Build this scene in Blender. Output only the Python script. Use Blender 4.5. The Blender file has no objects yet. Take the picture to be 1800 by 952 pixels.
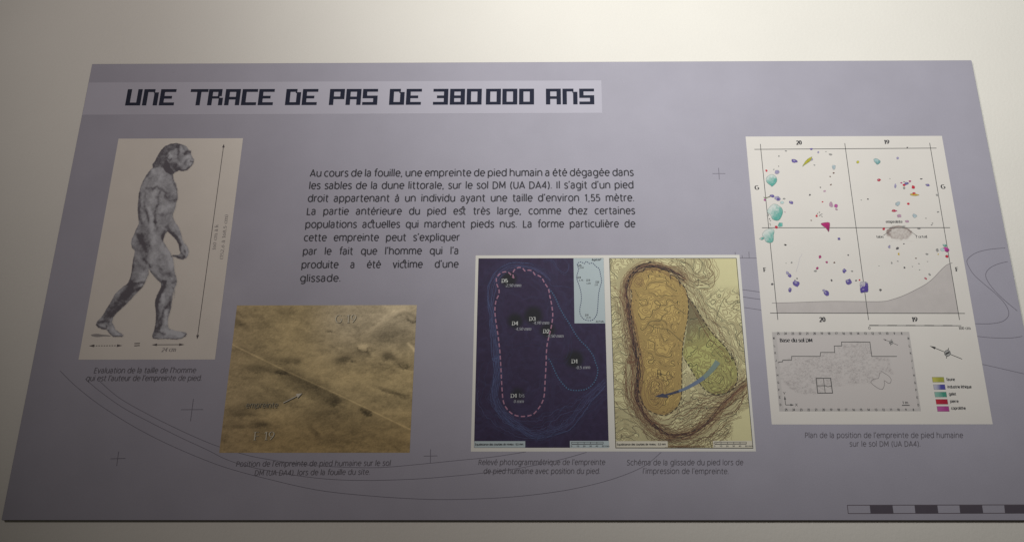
import bpy, math, random
import numpy as np
from mathutils.geometry import tessellate_polygon
from mathutils import Vector, Matrix

random.seed(7)
scene = bpy.context.scene
COL = scene.collection

# ------------------------------------------------------------------ panel plane geometry
# The panel is a flat 1.2 x 0.6 m board on a wall.  A point traced on the photograph is
# carried onto the board's own plane (metres, X along the board, Z up it) by P().
F_PX, PPX, PPY = 1450.0, 940.7, 476.0
_v = np.array([942 - PPX, PPY + 3800.0, -F_PX]); _v /= np.linalg.norm(_v)
_u = np.array([1.0, 0.0023, 0.0077]); _u -= _v * (_u @ _v); _u /= np.linalg.norm(_u)
_n = np.cross(_u, _v)

def _P0(x, y):
    x = np.asarray(x, float); y = np.asarray(y, float)
    dx = x - PPX; dy = -(y - PPY); dz = -F_PX
    t = -1.0 / (dx * _n[0] + dy * _n[1] + dz * _n[2])
    return (t * (dx * _u[0] + dy * _u[1] + dz * _u[2]), t * (dx * _v[0] + dy * _v[1] + dz * _v[2]))

_tl = _P0(159.5, 112.7); _tr = _P0(1705.5, 106.0); _bl = _P0(5.0, 913.6)
_w = _tr[0] - _tl[0]
SC = 1.2 / _w
BX0 = (_tl[0] + _bl[0]) / 2; BZ0 = _bl[1]
BW = 1.2
BH = ((_tl[1] + _tr[1]) / 2 - _bl[1]) * SC

def P(x, y):
    a, b = _P0(x, y)
    return ((a - BX0) * SC - BW / 2, (b - BZ0) * SC)

def Pinv(X, Z):
    a = (np.asarray(X) + BW / 2) / SC + BX0; b = np.asarray(Z) / SC + BZ0
    # point in camera axes: -n + a u + b v
    cx = -_n[0] + a * _u[0] + b * _v[0]; cy = -_n[1] + a * _u[1] + b * _v[1]; cz = -_n[2] + a * _u[2] + b * _v[2]
    return PPX + F_PX * cx / -cz, PPY - F_PX * cy / -cz

CAM_D = SC                                   # distance of the lens from the board plane
CAM_X, CAM_Z = (0 - BX0) * SC - BW / 2, (0 - BZ0) * SC
ROOT = Vector((0.0, 0.0, 1.45))              # bottom centre of the board's front face
THICK = 0.0040

# ------------------------------------------------------------------ camera, world, lamps, exposure
cam_d = bpy.data.cameras.new('camera'); cam = bpy.data.objects.new('camera', cam_d); COL.objects.link(cam)
cam_d.sensor_width = 36; cam_d.lens = 36 * F_PX / 1800
cam_d.shift_x = -(PPX - 900) / 1800; cam_d.clip_start = 0.01; cam_d.clip_end = 50
R = Matrix([[_u[0], _u[1], _u[2]], [-_n[0], -_n[1], -_n[2]], [_v[0], _v[1], _v[2]]])
M = R.to_4x4(); M.translation = ROOT + Vector((CAM_X, -CAM_D, CAM_Z))
cam.matrix_world = M
scene.camera = cam

world = bpy.data.worlds.new('World'); scene.world = world; world.use_nodes = True
bg = world.node_tree.nodes['Background']
bg.inputs[0].default_value = (1.0, 0.93, 0.80, 1); bg.inputs[1].default_value = 0.038

def spot(name, loc, target, energy, angle, blend, size, color):
    d = bpy.data.lights.new(name, 'SPOT'); d.energy = energy; d.spot_size = math.radians(angle)
    d.spot_blend = blend; d.shadow_soft_size = size; d.color = color
    o = bpy.data.objects.new(name, d); COL.objects.link(o)
    o.location = ROOT + Vector(loc)
    o.rotation_euler = (Vector(target) - Vector(loc)).to_track_quat('-Z', 'Y').to_euler()
    return o
spot('ceiling_spot', (0.091, -1.196, 0.78), (0.418, 0, 0.853), 60, 91.7, 1.0, 0.02, (0.985, 0.99, 0.97))
spot('side_spot', (-1.015, -1.632, 0.80), (0.20, 0, 0.785), 53, 80.3, 1.0, 0.02, (1.03, 0.945, 0.92))

vs = scene.view_settings
vs.view_transform = 'Standard'; vs.look = 'None'; vs.exposure = 0; vs.gamma = 1; vs.use_curve_mapping = False

# ------------------------------------------------------------------ materials
def mat(name, color, rough=0.6, spec=0.35, mottle=0.0, mscale=20, grain=0.0, bump=0.0, bscale=400, vcol=False, tint=None):
    m = bpy.data.materials.new(name); m.use_nodes = True
    nt = m.node_tree; b = nt.nodes['Principled BSDF']
    b.inputs['Roughness'].default_value = rough
    b.inputs['Specular IOR Level'].default_value = spec
    tc = nt.nodes.new('ShaderNodeTexCoord')
    if vcol:
        a = nt.nodes.new('ShaderNodeVertexColor'); a.layer_name = 'Col'; src = a.outputs['Color']
    else:
        rgb = nt.nodes.new('ShaderNodeRGB'); rgb.outputs[0].default_value = (*color, 1); src = rgb.outputs[0]
    def mul(src, scale, amount, detail):
        n = nt.nodes.new('ShaderNodeTexNoise'); n.inputs['Scale'].default_value = scale
        n.inputs['Detail'].default_value = detail; n.inputs['Roughness'].default_value = 0.6
        nt.links.new(tc.outputs['Object'], n.inputs['Vector'])
        mr = nt.nodes.new('ShaderNodeMapRange'); mr.inputs['From Min'].default_value = 0.25; mr.inputs['From Max'].default_value = 0.75
        mr.inputs['To Min'].default_value = 1 - amount; mr.inputs['To Max'].default_value = 1 + amount
        nt.links.new(n.outputs['Fac'], mr.inputs['Value'])
        mx = nt.nodes.new('ShaderNodeVectorMath'); mx.operation = 'SCALE'
        nt.links.new(src, mx.inputs[0]); nt.links.new(mr.outputs[0], mx.inputs['Scale'])
        return mx.outputs[0]
    if mottle: src = mul(src, mscale, mottle, 4)
    if grain: src = mul(src, 900, grain, 2)
    nt.links.new(src, b.inputs['Base Color'])
    if bump:
        n = nt.nodes.new('ShaderNodeTexNoise'); n.inputs['Scale'].default_value = bscale; n.inputs['Detail'].default_value = 3
        nt.links.new(tc.outputs['Object'], n.inputs['Vector'])
        bp = nt.nodes.new('ShaderNodeBump'); bp.inputs['Strength'].default_value = bump; bp.inputs['Distance'].default_value = 0.0006
        nt.links.new(n.outputs['Fac'], bp.inputs['Height']); nt.links.new(bp.outputs[0], b.inputs['Normal'])
    return m

INK = {}
def ink(color, rough=0.6):
    k = tuple(round(c, 3) for c in color)
    if k not in INK:
        INK[k] = mat('printed_ink', k, rough, 0.15, mottle=0.05, mscale=60, grain=0.05)
    return INK[k]

# ------------------------------------------------------------------ object helpers
def link(name, mesh, parent=None, label=None, y=0.0):
    o = bpy.data.objects.new(name, mesh); COL.objects.link(o)
    if parent is not None: o.parent = parent
    o.location = (0, y, 0)
    if label: o['label'] = label
    return o

LAYER = 0.00012
class Ink:
    """collects flat printed shapes (plane coordinates) and links them as one mesh"""
    def __init__(s): s.v = []; s.f = []; s.k = 0
    def _y(s):
        s.k = (s.k + 1) % 40
        return -s.k * 0.000003
    def poly(s, pts):                      # pts in plane metres
        y = s._y(); b = len(s.v)
        tris = tessellate_polygon([[Vector((p[0], p[1], 0)) for p in pts]])
        s.v += [(p[0], y, p[1]) for p in pts]
        for t in tris:
            a, bb, c = (Vector(s.v[b + i]) for i in t)
            if (bb - a).cross(c - a).y > 0: t = t[::-1]
            s.f.append(tuple(b + i for i in t))
    def ribbon(s, pts, widths, closed=False):
        pts = [np.array(p, float) for p in pts]; n = len(pts)
        if n < 2: return
        if n > 8 and not closed and np.hypot(*(pts[0] - pts[-1])) < 1e-7:
            closed = True; pts = pts[:-1]; n -= 1
            if hasattr(widths, '__len__'): widths = list(widths)[:-1]
        if not hasattr(widths, '__len__'): widths = [widths] * n
        if not closed:                       # break at sharp corners, each arm running a little past the corner
            for i in range(1, n - 1):
                e0 = pts[i] - pts[i - 1]; e1 = pts[i + 1] - pts[i]
                l0 = np.hypot(*e0); l1 = np.hypot(*e1)
                if l0 > 1e-9 and l1 > 1e-9 and (e0 @ e1) / l0 / l1 < 0.5:
                    w = widths[i] * .42
                    s.ribbon(pts[:i] + [pts[i] + e0 / l0 * w], widths[:i + 1])
                    s.ribbon([pts[i] - e1 / l1 * w] + pts[i + 1:], widths[i:])
                    return
        y = s._y(); b = len(s.v)
        for i, p in enumerate(pts):
            if closed: q0, q1 = pts[i - 1], pts[(i + 1) % n]
            else: q0, q1 = pts[max(i - 1, 0)], pts[min(i + 1, n - 1)]
            d0 = p - q0; d1 = q1 - p
            l0 = np.hypot(*d0); l1 = np.hypot(*d1)
            if l0 < 1e-9: d0 = d1; l0 = l1
            if l1 < 1e-9: d1 = d0; l1 = l0
            if l0 < 1e-9: return
            d0 = d0 / l0; d1 = d1 / l1
            t = d0 + d1; lt = np.hypot(*t)
            t = d1 if lt < 0.3 else t / lt
            nn = np.array([-t[1], t[0]])
            c = max(0.6, abs(t @ d1)); w = widths[i] / 2 / c
            a = p + nn * w; e = p - nn * w
            s.v += [(a[0], y, a[1]), (e[0], y, e[1])]
        for i in range(n if closed else n - 1):
            j = (i + 1) % n
            s.f.append((b + 2 * i + 1, b + 2 * j + 1, b + 2 * j, b + 2 * i))
    # pixel-traced versions
    def ppoly(s, px): s.poly([P(*p) for p in px])
    def line(s, px, w, closed=False):      # w in mm
        s.ribbon([P(*p) for p in px], w / 1000, closed)
    def dashes(s, px, w, dash, gap, closed=False):
        pts = [np.array(P(*p)) for p in px]
        if closed: pts.append(pts[0])
        dash /= 1000; gap /= 1000
        seg = []; on = True; left = dash
        cur = [pts[0]]
        for a, b in zip(pts[:-1], pts[1:]):
            L = np.hypot(*(b - a)); pos = 0
            while L - pos > left:
                pos += left; q = a + (b - a) * pos / L
                if on: cur.append(q); s.ribbon(cur, w / 1000)
                on = not on; left = dash if on else gap; cur = [q]
            left -= (L - pos); cur.append(b)
        if on and len(cur) > 1: s.ribbon(cur, w / 1000)
    def disc(s, cx, cy, rx, ry=None, ang=0, n=14, wob=0.0, seed=0):   # pixels
        ry = ry or rx; r = random.Random(seed * 7919 + int(cx * 13 + cy * 31)); a = math.radians(ang)
        pts = []
        for i in range(n):
            t = 2 * math.pi * i / n; k = 1 + r.uniform(-wob, wob)
            x, y = rx * k * math.cos(t), ry * k * math.sin(t)
            pts.append((cx + x * math.cos(a) - y * math.sin(a), cy + x * math.sin(a) + y * math.cos(a)))
        s.ppoly(pts)
    def build(s, name, m, parent, layer=1, label=None):
        me = bpy.data.meshes.new(name); me.from_pydata(s.v, [], s.f); me.materials.append(m); me.update()
        return link(name, me, parent, label, -layer * LAYER)

class Words:
    """several separate printed words or strokes: each becomes a part of its own"""
    def __init__(s): s.items = []
    def new(s): s.items.append(Ink()); return s.items[-1]
    def line(s, *a, **k): s.new().line(*a, **k)
    def build(s, name, m, parent, layer=1, label=None):
        for k in s.items: k.build(name, m, parent, layer, label)

def smooth(pts, n=6, closed=False):
    pts = [np.array(p, float) for p in pts]; out = []; m = len(pts)
    rng = range(m if closed else m - 1)
    for i in rng:
        p0 = pts[i - 1] if (closed or i > 0) else pts[0]
        p1 = pts[i]; p2 = pts[(i + 1) % m]
        p3 = pts[(i + 2) % m] if (closed or i + 2 < m) else pts[-1]
        for k in range(n):
            t = k / n
            out.append(0.5 * ((2 * p1) + (-p0 + p2) * t + (2 * p0 - 5 * p1 + 4 * p2 - p3) * t * t + (-p0 + 3 * p1 - 3 * p2 + p3) * t ** 3))
    if not closed: out.append(pts[-1])
    return [tuple(p) for p in out]

def Z(x0, y0, s, pts): return [(x0 + a / s, y0 + b / s) for a, b in pts]

# ------------------------------------------------------------------ a monoline stroke alphabet
def A_(cx, cy, rx, ry, a0, a1, n=None):
    n = n or max(4, int(abs(a1 - a0) / 20))
    return [(cx + rx * math.cos(math.radians(a0 + (a1 - a0) * i / n)), cy + ry * math.sin(math.radians(a0 + (a1 - a0) * i / n))) for i in range(n + 1)]
X = 0.72; C = 0.9
acute = [(.27, .84), (.40, 1.0)]; grave = [(.22, 1.0), (.36, .84)]
G = {
 'a': (.60, [A_(.26, .50, .20, .22, 155, 0) + [(.46, 0)], [(.46, .41), (.27, .41)] + A_(.24, .205, .19, .205, 95, 270) + [(.36, .03), (.46, .13)]]),
 'b': (.70, [[(.08, 1), (.08, 0)], A_(.35, .36, .27, .36, 180, 540)]),
 'c': (.56, [A_(.34, .36, .28, .36, 52, 308)]),
 'd': (.70, [[(.61, 1), (.61, 0)], A_(.34, .36, .27, .36, 0, 360)]),
 'e': (.64, [[(.08, .38), (.59, .38)] + A_(.33, .38, .26, .34, 0, 180) + A_(.33, .36, .26, .36, 180, 318)]),
 'f': (.38, [A_(.34, .83, .15, .18, 65, 180) + [(.19, 0)], [(.03, .69), (.37, .69)]]),
 'g': (.70, [A_(.34, .37, .27, .35, 0, 360), [(.61, .72), (.61, -.06)] + A_(.35, -.06, .26, .21, 0, -135)]),
 'h': (.68, [[(.08, 1), (.08, 0)], [(.08, .38)] + A_(.34, .43, .25, .29, 165, 0) + [(.59, 0)]]),
 'i': (.18, [[(.08, .72), (.08, 0)], [(.08, .88), (.08, .98)]]),
 'k': (.56, [[(.08, 1), (.08, 0)], [(.5, .72), (.1, .3)], [(.22, .42), (.54, 0)]]),
 'l': (.18, [[(.08, 1), (.08, 0)]]),
 'm': (1.02, [[(.08, .72), (.08, 0)], [(.08, .38)] + A_(.30, .46, .21, .26, 165, 0) + [(.51, 0)], [(.51, .40)] + A_(.72, .46, .21, .26, 165, 0) + [(.93, 0)]]),
 'n': (.68, [[(.08, .72), (.08, 0)], [(.08, .38)] + A_(.34, .43, .25, .29, 165, 0) + [(.59, 0)]]),
 'o': (.68, [A_(.34, .36, .28, .36, 0, 360)]),
 'p': (.70, [[(.08, .72), (.08, -.28)], A_(.35, .36, .27, .36, 180, 540)]),
 'q': (.70, [[(.61, .72), (.61, -.28)], A_(.34, .36, .27, .36, 0, 360)]),
 'r': (.40, [[(.08, .72), (.08, 0)], [(.08, .36)] + A_(.31, .44, .23, .27, 165, 72)]),
 's': (.50, [smooth([(.43, .62), (.33, .71), (.19, .71), (.09, .61), (.11, .46), (.25, .38), (.39, .29), (.44, .15), (.34, .02), (.18, .0), (.05, .09)], 3)]),
 't': (.42, [[(.17, .92), (.17, .18)] + A_(.33, .17, .16, .17, 180, 290), [(.03, .69), (.38, .69)]]),
 'u': (.66, [[(.08, .72), (.08, .27)] + A_(.32, .27, .24, .27, 180, 350), [(.58, .72), (.58, 0)]]),
 'v': (.58, [[(.04, .72), (.28, 0), (.53, .72)]]),
 'x': (.56, [[(.05, .72), (.50, 0)], [(.50, .72), (.04, 0)]]),
 'y': (.58, [[(.04, .72), (.29, .04)], [(.53, .72), (.25, -.12), (.15, -.27), (.02, -.27)]]),
 'z': (.52, [[(.06, .71), (.46, .71), (.05, 0), (.48, 0)]]),
 '0': (.62, [A_(.31, .45, .25, .45, 90, 450)]),
 '1': (.40, [[(.05, .72), (.24, .88), (.24, 0)]]),
 '2': (.60, [A_(.29, .63, .22, .26, 165, -20) + [(.42, .40), (.06, 0), (.54, 0)]]),
 '3': (.58, [A_(.27, .67, .20, .22, 150, -80) + A_(.26, .23, .25, .23, 85, -150)]),
 '4': (.64, [[(.46, 0), (.46, .89), (.05, .26), (.60, .26)]]),
 '5': (.58, [[(.48, .88), (.14, .88), (.11, .50)] + A_(.26, .28, .25, .28, 120, -145)]),
 '6': (.60, [[(.42, .88), (.16, .55), (.07, .32)], A_(.31, .27, .24, .27, 180, -180)]),
 '7': (.56, [[(.05, .88), (.51, .88), (.20, 0)]]),
 '8': (.60, [A_(.30, .68, .20, .21, 0, 360), A_(.30, .24, .25, .24, 0, 360)]),
 '9': (.60, [[(.19, .01), (.44, .33), (.54, .58)], A_(.30, .62, .24, .27, 0, 360)]),
 'A': (.72, [[(.03, 0), (.35, .9), (.68, 0)], [(.14, .27), (.57, .27)]]),
 'B': (.64, [[(.09, 0), (.09, .88), (.3, .88)] + A_(.33, .67, .19, .21, 80, -90) + [(.1, .46)], [(.33, .46)] + A_(.34, .23, .23, .23, 85, -90) + [(.09, .0)]]),
 'C': (.68, [A_(.40, .45, .33, .45, 48, 312)]),
 'D': (.76, [[(.09, .88), (.30, .88)] + A_(.31, .44, .37, .44, 90, -90) + [(.09, 0), (.09, .88)]]),
 'E': (.60, [[(.52, .88), (.09, .88), (.09, 0), (.53, 0)], [(.09, .46), (.48, .46)]]),
 'F': (.56, [[(.50, .88), (.09, .88), (.09, 0)], [(.09, .44), (.46, .44)]]),
 'G': (.76, [A_(.40, .45, .33, .45, 48, 330) + [(.70, .42), (.44, .42)]]),
 'H': (.74, [[(.09, .9), (.09, 0)], [(.64, .9), (.64, 0)], [(.09, .46), (.64, .46)]]),
 'I': (.24, [[(.10, .9), (.10, 0)]]),
 'J': (.40, [[(.28, .9), (.28, .15), (.16, 0), (.03, .04)]]),
 'K': (.66, [[(.09, .9), (.09, 0)], [(.58, .9), (.11, .42)], [(.24, .53), (.62, 0)]]),
 'L': (.54, [[(.09, .9), (.09, 0), (.50, 0)]]),
 'M': (.88, [[(.09, 0), (.11, .9), (.43, .2), (.75, .9), (.78, 0)]]),
 'N': (.76, [[(.09, 0), (.09, .9), (.64, 0), (.64, .9)]]),
 'P': (.62, [[(.09, 0), (.09, .88), (.30, .88)] + A_(.31, .64, .24, .24, 90, -90) + [(.09, .40)]]),
 'R': (.66, [[(.09, 0), (.09, .88), (.30, .88)] + A_(.31, .66, .22, .22, 90, -90) + [(.09, .44)], [(.33, .44), (.60, 0)]]),
 'S': (.60, [smooth([(.50, .78), (.38, .89), (.2, .88), (.09, .74), (.14, .56), (.3, .47), (.47, .36), (.52, .2), (.42, .03), (.22, 0), (.05, .1)], 3)]),
 'T': (.60, [[(.03, .88), (.57, .88)], [(.30, .88), (.30, 0)]]),
 'U': (.72, [[(.09, .9), (.09, .30)] + A_(.36, .30, .27, .30, 180, 360) + [(.63, .9)]]),
 'X': (.64, [[(.05, .9), (.59, 0)], [(.58, .9), (.04, 0)]]),
 'Y': (.62, [[(.03, .9), (.31, .42), (.31, 0)], [(.59, .9), (.31, .42)]]),
 '.': (.20, [[(.08, .0), (.08, .09)]]),
 ',': (.22, [[(.11, .08), (.04, -.13)]]),
 '’': (.18, [[(.11, 1.0), (.04, .78)]]),
 '(': (.34, [A_(.44, .40, .34, .62, 122, 238)]),
 ')': (.34, [A_(-.10, .40, .34, .62, 58, -58)]),
 '-': (.38, [[(.05, .36), (.32, .36)]]),
 ':': (.22, [[(.10, 0), (.10, .1)], [(.10, .5), (.10, .6)]]),
 '/': (.40, [[(.02, -.1), (.36, 1)]]),
 '=': (.6, [[(.05, .5), (.55, .5)], [(.05, .25), (.55, .25)]]),
 '²': (.36, [A_(.17, .88, .12, .12, 165, -20) + [(.05, .5), (.32, .5)]]),
 ' ': (.30, []),
}
for ch, base, acc in (('é', 'e', acute), ('è', 'e', grave), ('à', 'a', grave)):
    G[ch] = (G[base][0], G[base][1] + [acc])
G['É'] = (G['E'][0], G['E'][1] + [[(.24, .98), (.36, 1.12)]])
# joined pairs of the text face
G['\x01'] = (.98, G['c'][1] + [[(a + .54, b) for a, b in s] for s in G['t'][1]] + [smooth([(.50, .64), (.47, .84), (.54, 1.0), (.66, 1.02), (.71, .92)], 3)])
G['\x02'] = (.92, G['s'][1] + [[(a + .48, b) for a, b in s] for s in G['t'][1]] + [smooth([(.41, .64), (.40, .84), (.47, 1.0), (.59, 1.02), (.65, .92)], 3)])
G['\x03'] = (1.14, [A_(.34, .36, .28, .36, 30, 320)] + [[(a + .46, b) for a, b in s] for s in G['h'][1]] + [[(.47, .66), (.54, .70)]])
TRACK = 0.075

def text(mb, s, p0, p1, h, wt=0.1, serif=False, slant=0.0, fit='scale', hx=None, mono=1.0):
    """lettering along the baseline p0-p1 (photo points on the board), h = ascender height in photo px"""
    if isinstance(mb, Words): mb = mb.new()
    A = np.array(P(*p0)); B = np.array(P(*p1)); L = np.hypot(*(B - A)); d = (B - A) / L; up = np.array([-d[1], d[0]])
    mx, my = (p0[0] + p1[0]) / 2, (p0[1] + p1[1]) / 2
    hm = abs(P(mx, my)[1] - P(mx, my - h)[1])
    nat = sum(G[c][0] + TRACK for c in s) - TRACK
    nsp = s.count(' ')
    extra = 0
    if fit == 'scale': sx = L / nat
    else:
        sx = hx * hm
        extra = (L / sx - nat) / max(nsp, 1)
    x = 0.0
    w = wt * hm
    for c in s:
        adv, strokes = G[c]
        for st in strokes:
            q = [A + d * ((x + a) * sx + b * hm * slant) + up * b * hm for a, b in st]
            if serif:
                ws = []
                for i in range(len(q)):
                    e = q[min(i + 1, len(q) - 1)] - q[max(i - 1, 0)]
                    l = np.hypot(*e) + 1e-9
                    vert = abs((e @ up) / l)
                    ws.append(w * (0.42 + 0.9 * vert ** 1.5))
                # crisp corners: draw segment by segment for straight strokes
                if len(q) <= 5:
                    for a_, b_ in zip(q[:-1], q[1:]):
                        l = np.hypot(*(b_ - a_)) + 1e-9
                        vert = abs(((b_ - a_) @ up) / l)
                        mb.ribbon([a_, b_], w * (0.42 + 0.9 * vert ** 1.5))
                else: mb.ribbon(q, ws)
                for i, (a, b) in enumerate(st):
                    for j in (i - 1, i + 1):
                        if 0 <= j < len(st) and abs(st[j][0] - a) < .01 and abs(st[j][1] - b) > .2 and (abs(b) < .02 or b > .66):
                            c0 = A + d * ((x + a) * sx + b * hm * slant) + up * b * hm
                            mb.ribbon([c0 - d * .15 * sx, c0 + d * .15 * sx], w * .42)
            else: mb.ribbon(q, w)
        x += adv + TRACK + (extra if c == ' ' else 0)

# ------------------------------------------------------------------ continuous-tone prints
def noise2(x, y, seed):
    r = np.random.RandomState(int(seed)); g = r.rand(256, 256)
    xi = np.floor(x).astype(int); yi = np.floor(y).astype(int); fx = x - xi; fy = y - yi
    fx = fx * fx * (3 - 2 * fx); fy = fy * fy * (3 - 2 * fy)
    a = g[yi % 256, xi % 256]; b = g[yi % 256, (xi + 1) % 256]; c = g[(yi + 1) % 256, xi % 256]; d = g[(yi + 1) % 256, (xi + 1) % 256]
    return (a * (1 - fx) + b * fx) * (1 - fy) + (c * (1 - fx) + d * fx) * fy
def fbm(x, y, seed, octs=4, gain=0.5):
    t = 0; a = 1; n = 0
    for i in range(octs):
        t = t + a * noise2(x * 2 ** i + 17.3 * i, y * 2 ** i + 9.1 * i, seed + i); n += a; a *= gain
    return t / n
def sstep(a, b, x):
    t = np.clip((x - a) / (b - a), 0, 1); return t * t * (3 - 2 * t)
def inside(x, y, poly):
    r = np.zeros(x.shape, bool); n = len(poly)
    for i in range(n):
        x0, y0 = poly[i]; x1, y1 = poly[(i + 1) % n]
        if y0 == y1: continue
        c = ((y0 > y) != (y1 > y)) & (x < (x1 - x0) * (y - y0) / (y1 - y0) + x0)
        r ^= c
    return r
def dist_path(x, y, pts, closed=False):
    d = np.full(x.shape, 1e9); n = len(pts)
    for i in range(n if closed else n - 1):
        x0, y0 = pts[i]; x1, y1 = pts[(i + 1) % n]
        ex, ey = x1 - x0, y1 - y0; l2 = ex * ex + ey * ey + 1e-12
        t = np.clip(((x - x0) * ex + (y - y0) * ey) / l2, 0, 1)
        d = np.minimum(d, np.hypot(x - x0 - t * ex, y - y0 - t * ey))
    return d
def sdist(x, y, poly):
    d = dist_path(x, y, poly, True); return np.where(inside(x, y, poly), -d, d)
def blob(x, y, cx, cy, rx, ry, ang=0, soft=1.0):
    a = math.radians(ang); dx = x - cx; dy = y - cy
    u = (dx * math.cos(a) + dy * math.sin(a)) / rx; v = (-dx * math.sin(a) + dy * math.cos(a)) / ry
    return np.exp(-(u * u + v * v) * soft)
def mix(c, d, f): return c * (1 - f[..., None]) + np.array(d, float) * f[..., None]

def rect_of(corners):
    q = [P(*c) for c in corners]                      # TL TR BR BL
    return (q[0][0] + q[3][0]) / 2, (q[1][0] + q[2][0]) / 2, (q[0][1] + q[1][1]) / 2, (q[2][1] + q[3][1]) / 2

def tone_print(name, corners, fn, res, parent, layer, material, label=None, keep=None):
    """a printed picture: a fine sheet whose ink colours are computed per point"""
    x0, x1, zt, zb = rect_of(corners)
    step = res * 0.00074
    nx = int((x1 - x0) / step) + 1; nz = int((zt - zb) / step) + 1
    gx, gz = np.meshgrid(np.linspace(x0, x1, nx), np.linspace(zb, zt, nz))
    px, py = Pinv(gx, gz)
    col = fn(px, py)
    me = bpy.data.meshes.new(name)
    idx = np.arange(nx * nz).reshape(nz, nx)
    quads = np.stack([idx[:-1, :-1], idx[:-1, 1:], idx[1:, 1:], idx[1:, :-1]], -1).reshape(-1, 4)
    if keep is not None:
        k = keep(px, py)
        kq = (k[:-1, :-1] & k[:-1, 1:] & k[1:, 1:] & k[1:, :-1]).ravel(); quads = quads[kq]
    nq = len(quads)
    me.vertices.add(nx * nz); me.loops.add(nq * 4); me.polygons.add(nq)
    co = np.zeros((nx * nz, 3)); co[:, 0] = gx.ravel(); co[:, 2] = gz.ravel()
    me.vertices.foreach_set('co', co.ravel())
    me.loops.foreach_set('vertex_index', quads.ravel().astype(np.int32))
    me.polygons.foreach_set('loop_start', np.arange(0, nq * 4, 4, dtype=np.int32))
    me.update(calc_edges=True)
    ca = me.color_attributes.new('Col', 'FLOAT_COLOR', 'POINT')
    rgba = np.ones((nx * nz, 4)); rgba[:, :3] = np.clip(col.reshape(-1, 3), 0.004, 0.9)
    ca.data.foreach_set('color', rgba.ravel())
    me.materials.append(material)
    return link(name, me, parent, label, -layer * LAYER)

# ------------------------------------------------------------------ the wall
wall_m = mat('painted_wall', (0.718, 0.70, 0.645), 0.85, 0.25, mottle=0.025, mscale=5, grain=0.045, bump=0.4, bscale=240)
me = bpy.data.meshes.new('wall')
nx_, nz_ = 24, 18
vv = [(-3.2 + 6.4 * i / nx_, THICK + 0.0006, -1.45 + 4.0 * j / nz_) for j in range(nz_ + 1) for i in range(nx_ + 1)]
ff = [(j * (nx_ + 1) + i, j * (nx_ + 1) + i + 1, (j + 1) * (nx_ + 1) + i + 1, (j + 1) * (nx_ + 1) + i) for j in range(nz_) for i in range(nx_)]
me.from_pydata(vv, [], ff); me.materials.append(wall_m)
wall = bpy.data.objects.new('wall', me); COL.objects.link(wall); wall.location = ROOT
wall['label'] = 'plain cream painted wall behind the printed panel'; wall['kind'] = 'structure'

# ------------------------------------------------------------------ the panel
panel = bpy.data.objects.new('information_panel', None); COL.objects.link(panel)
panel.location = ROOT; panel.empty_display_size = 0.1
panel['label'] = 'wide lavender grey printed museum panel mounted on the cream wall'
panel['category'] = 'information panel'

def uneven_sheen(m, lo, hi):
    nt = m.node_tree; n = nt.nodes.new('ShaderNodeTexNoise'); n.inputs['Scale'].default_value = 6; n.inputs['Detail'].default_value = 6
    tc = nt.nodes.new('ShaderNodeTexCoord'); nt.links.new(tc.outputs['Object'], n.inputs['Vector'])
    r = nt.nodes.new('ShaderNodeMapRange'); r.inputs['From Min'].default_value = .3; r.inputs['From Max'].default_value = .7
    r.inputs['To Min'].default_value = lo; r.inputs['To Max'].default_value = hi
    nt.links.new(n.outputs['Fac'], r.inputs['Value']); nt.links.new(r.outputs[0], nt.nodes['Principled BSDF'].inputs['Roughness'])
board_m = mat('lavender_print', (0.345, 0.335, 0.393), 0.58, 0.28, mottle=0.05, mscale=13, grain=0.06, bump=0.15, bscale=900)
uneven_sheen(board_m, .48, .68)
edge_m = mat('board_core', (0.06, 0.045, 0.035), 0.7, 0.2, mottle=0.1, mscale=40)
import bmesh
bm = bmesh.new()
bmesh.ops.create_cube(bm, size=1)
for v in bm.verts:
    v.co = Vector((v.co.x * BW, v.co.y * THICK + THICK / 2, v.co.z * BH + BH / 2))
vert_edges = [e for e in bm.edges if abs(e.verts[0].co.y - e.verts[1].co.y) > THICK * .5]
bmesh.ops.bevel(bm, geom=vert_edges, offset=0.0012, segments=3, affect='EDGES', profile=0.5)
rim = [e for e in bm.edges if all(abs(v.co.y) < 1e-6 for v in e.verts)]
bmesh.ops.bevel(bm, geom=rim, offset=0.0003, segments=1, affect='EDGES')
me = bpy.data.meshes.new('board')
for f in bm.faces: f.material_index = 0 if f.normal.y < -0.9 else 1
bm.to_mesh(me); bm.free()
me.materials.append(board_m); me.materials.append(edge_m)
link('board', me, panel, 'flat lavender grey board with a thin dark edge')

# background line drawing
LINE = (0.155, 0.145, 0.18)
d = Words()
bl = lambda p: Z(0, 620, 2.867, p)
bb = lambda p: Z(400, 780, 2.25, p)
d.line(smooth(bl([(303, 90), (380, 165), (480, 245), (600, 325), (720, 395), (850, 460), (1000, 525), (1147, 579)]) +
       bb([(150, 135), (350, 180), (550, 203), (750, 216), (900, 218), (1100, 210), (1300, 188), (1450, 158), (1560, 125), (1650, 85), (1715, 32)])), .65)
d.line(smooth(bl([(430, 130), (500, 190), (620, 275), (760, 350), (900, 420), (1050, 490)]) +
       bb([(0, 62), (100, 92), (250, 120), (400, 138), (560, 143), (750, 137), (900, 125), (1000, 115), (1150, 95), (1300, 65), (1420, 32)])), .65)
d.line(smooth(bl([(500, 140), (600, 225), (740, 305), (880, 375), (1000, 430), (1100, 470)]) +
       bb([(65, 40), (150, 58), (300, 80), (450, 90), (600, 92), (750, 80), (900, 65), (1050, 50), (1180, 30)])), .65)
r4 = lambda p: Z(1060, 440, 4.76, p)
d.line(r4([(1132, 62), (1290, 64)]), .65)
for a, b in ((1105, 12), (1163, 40), (1220, 10)): d.line(r4([(a, b), (a + 3, 62)]), .7)
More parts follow.
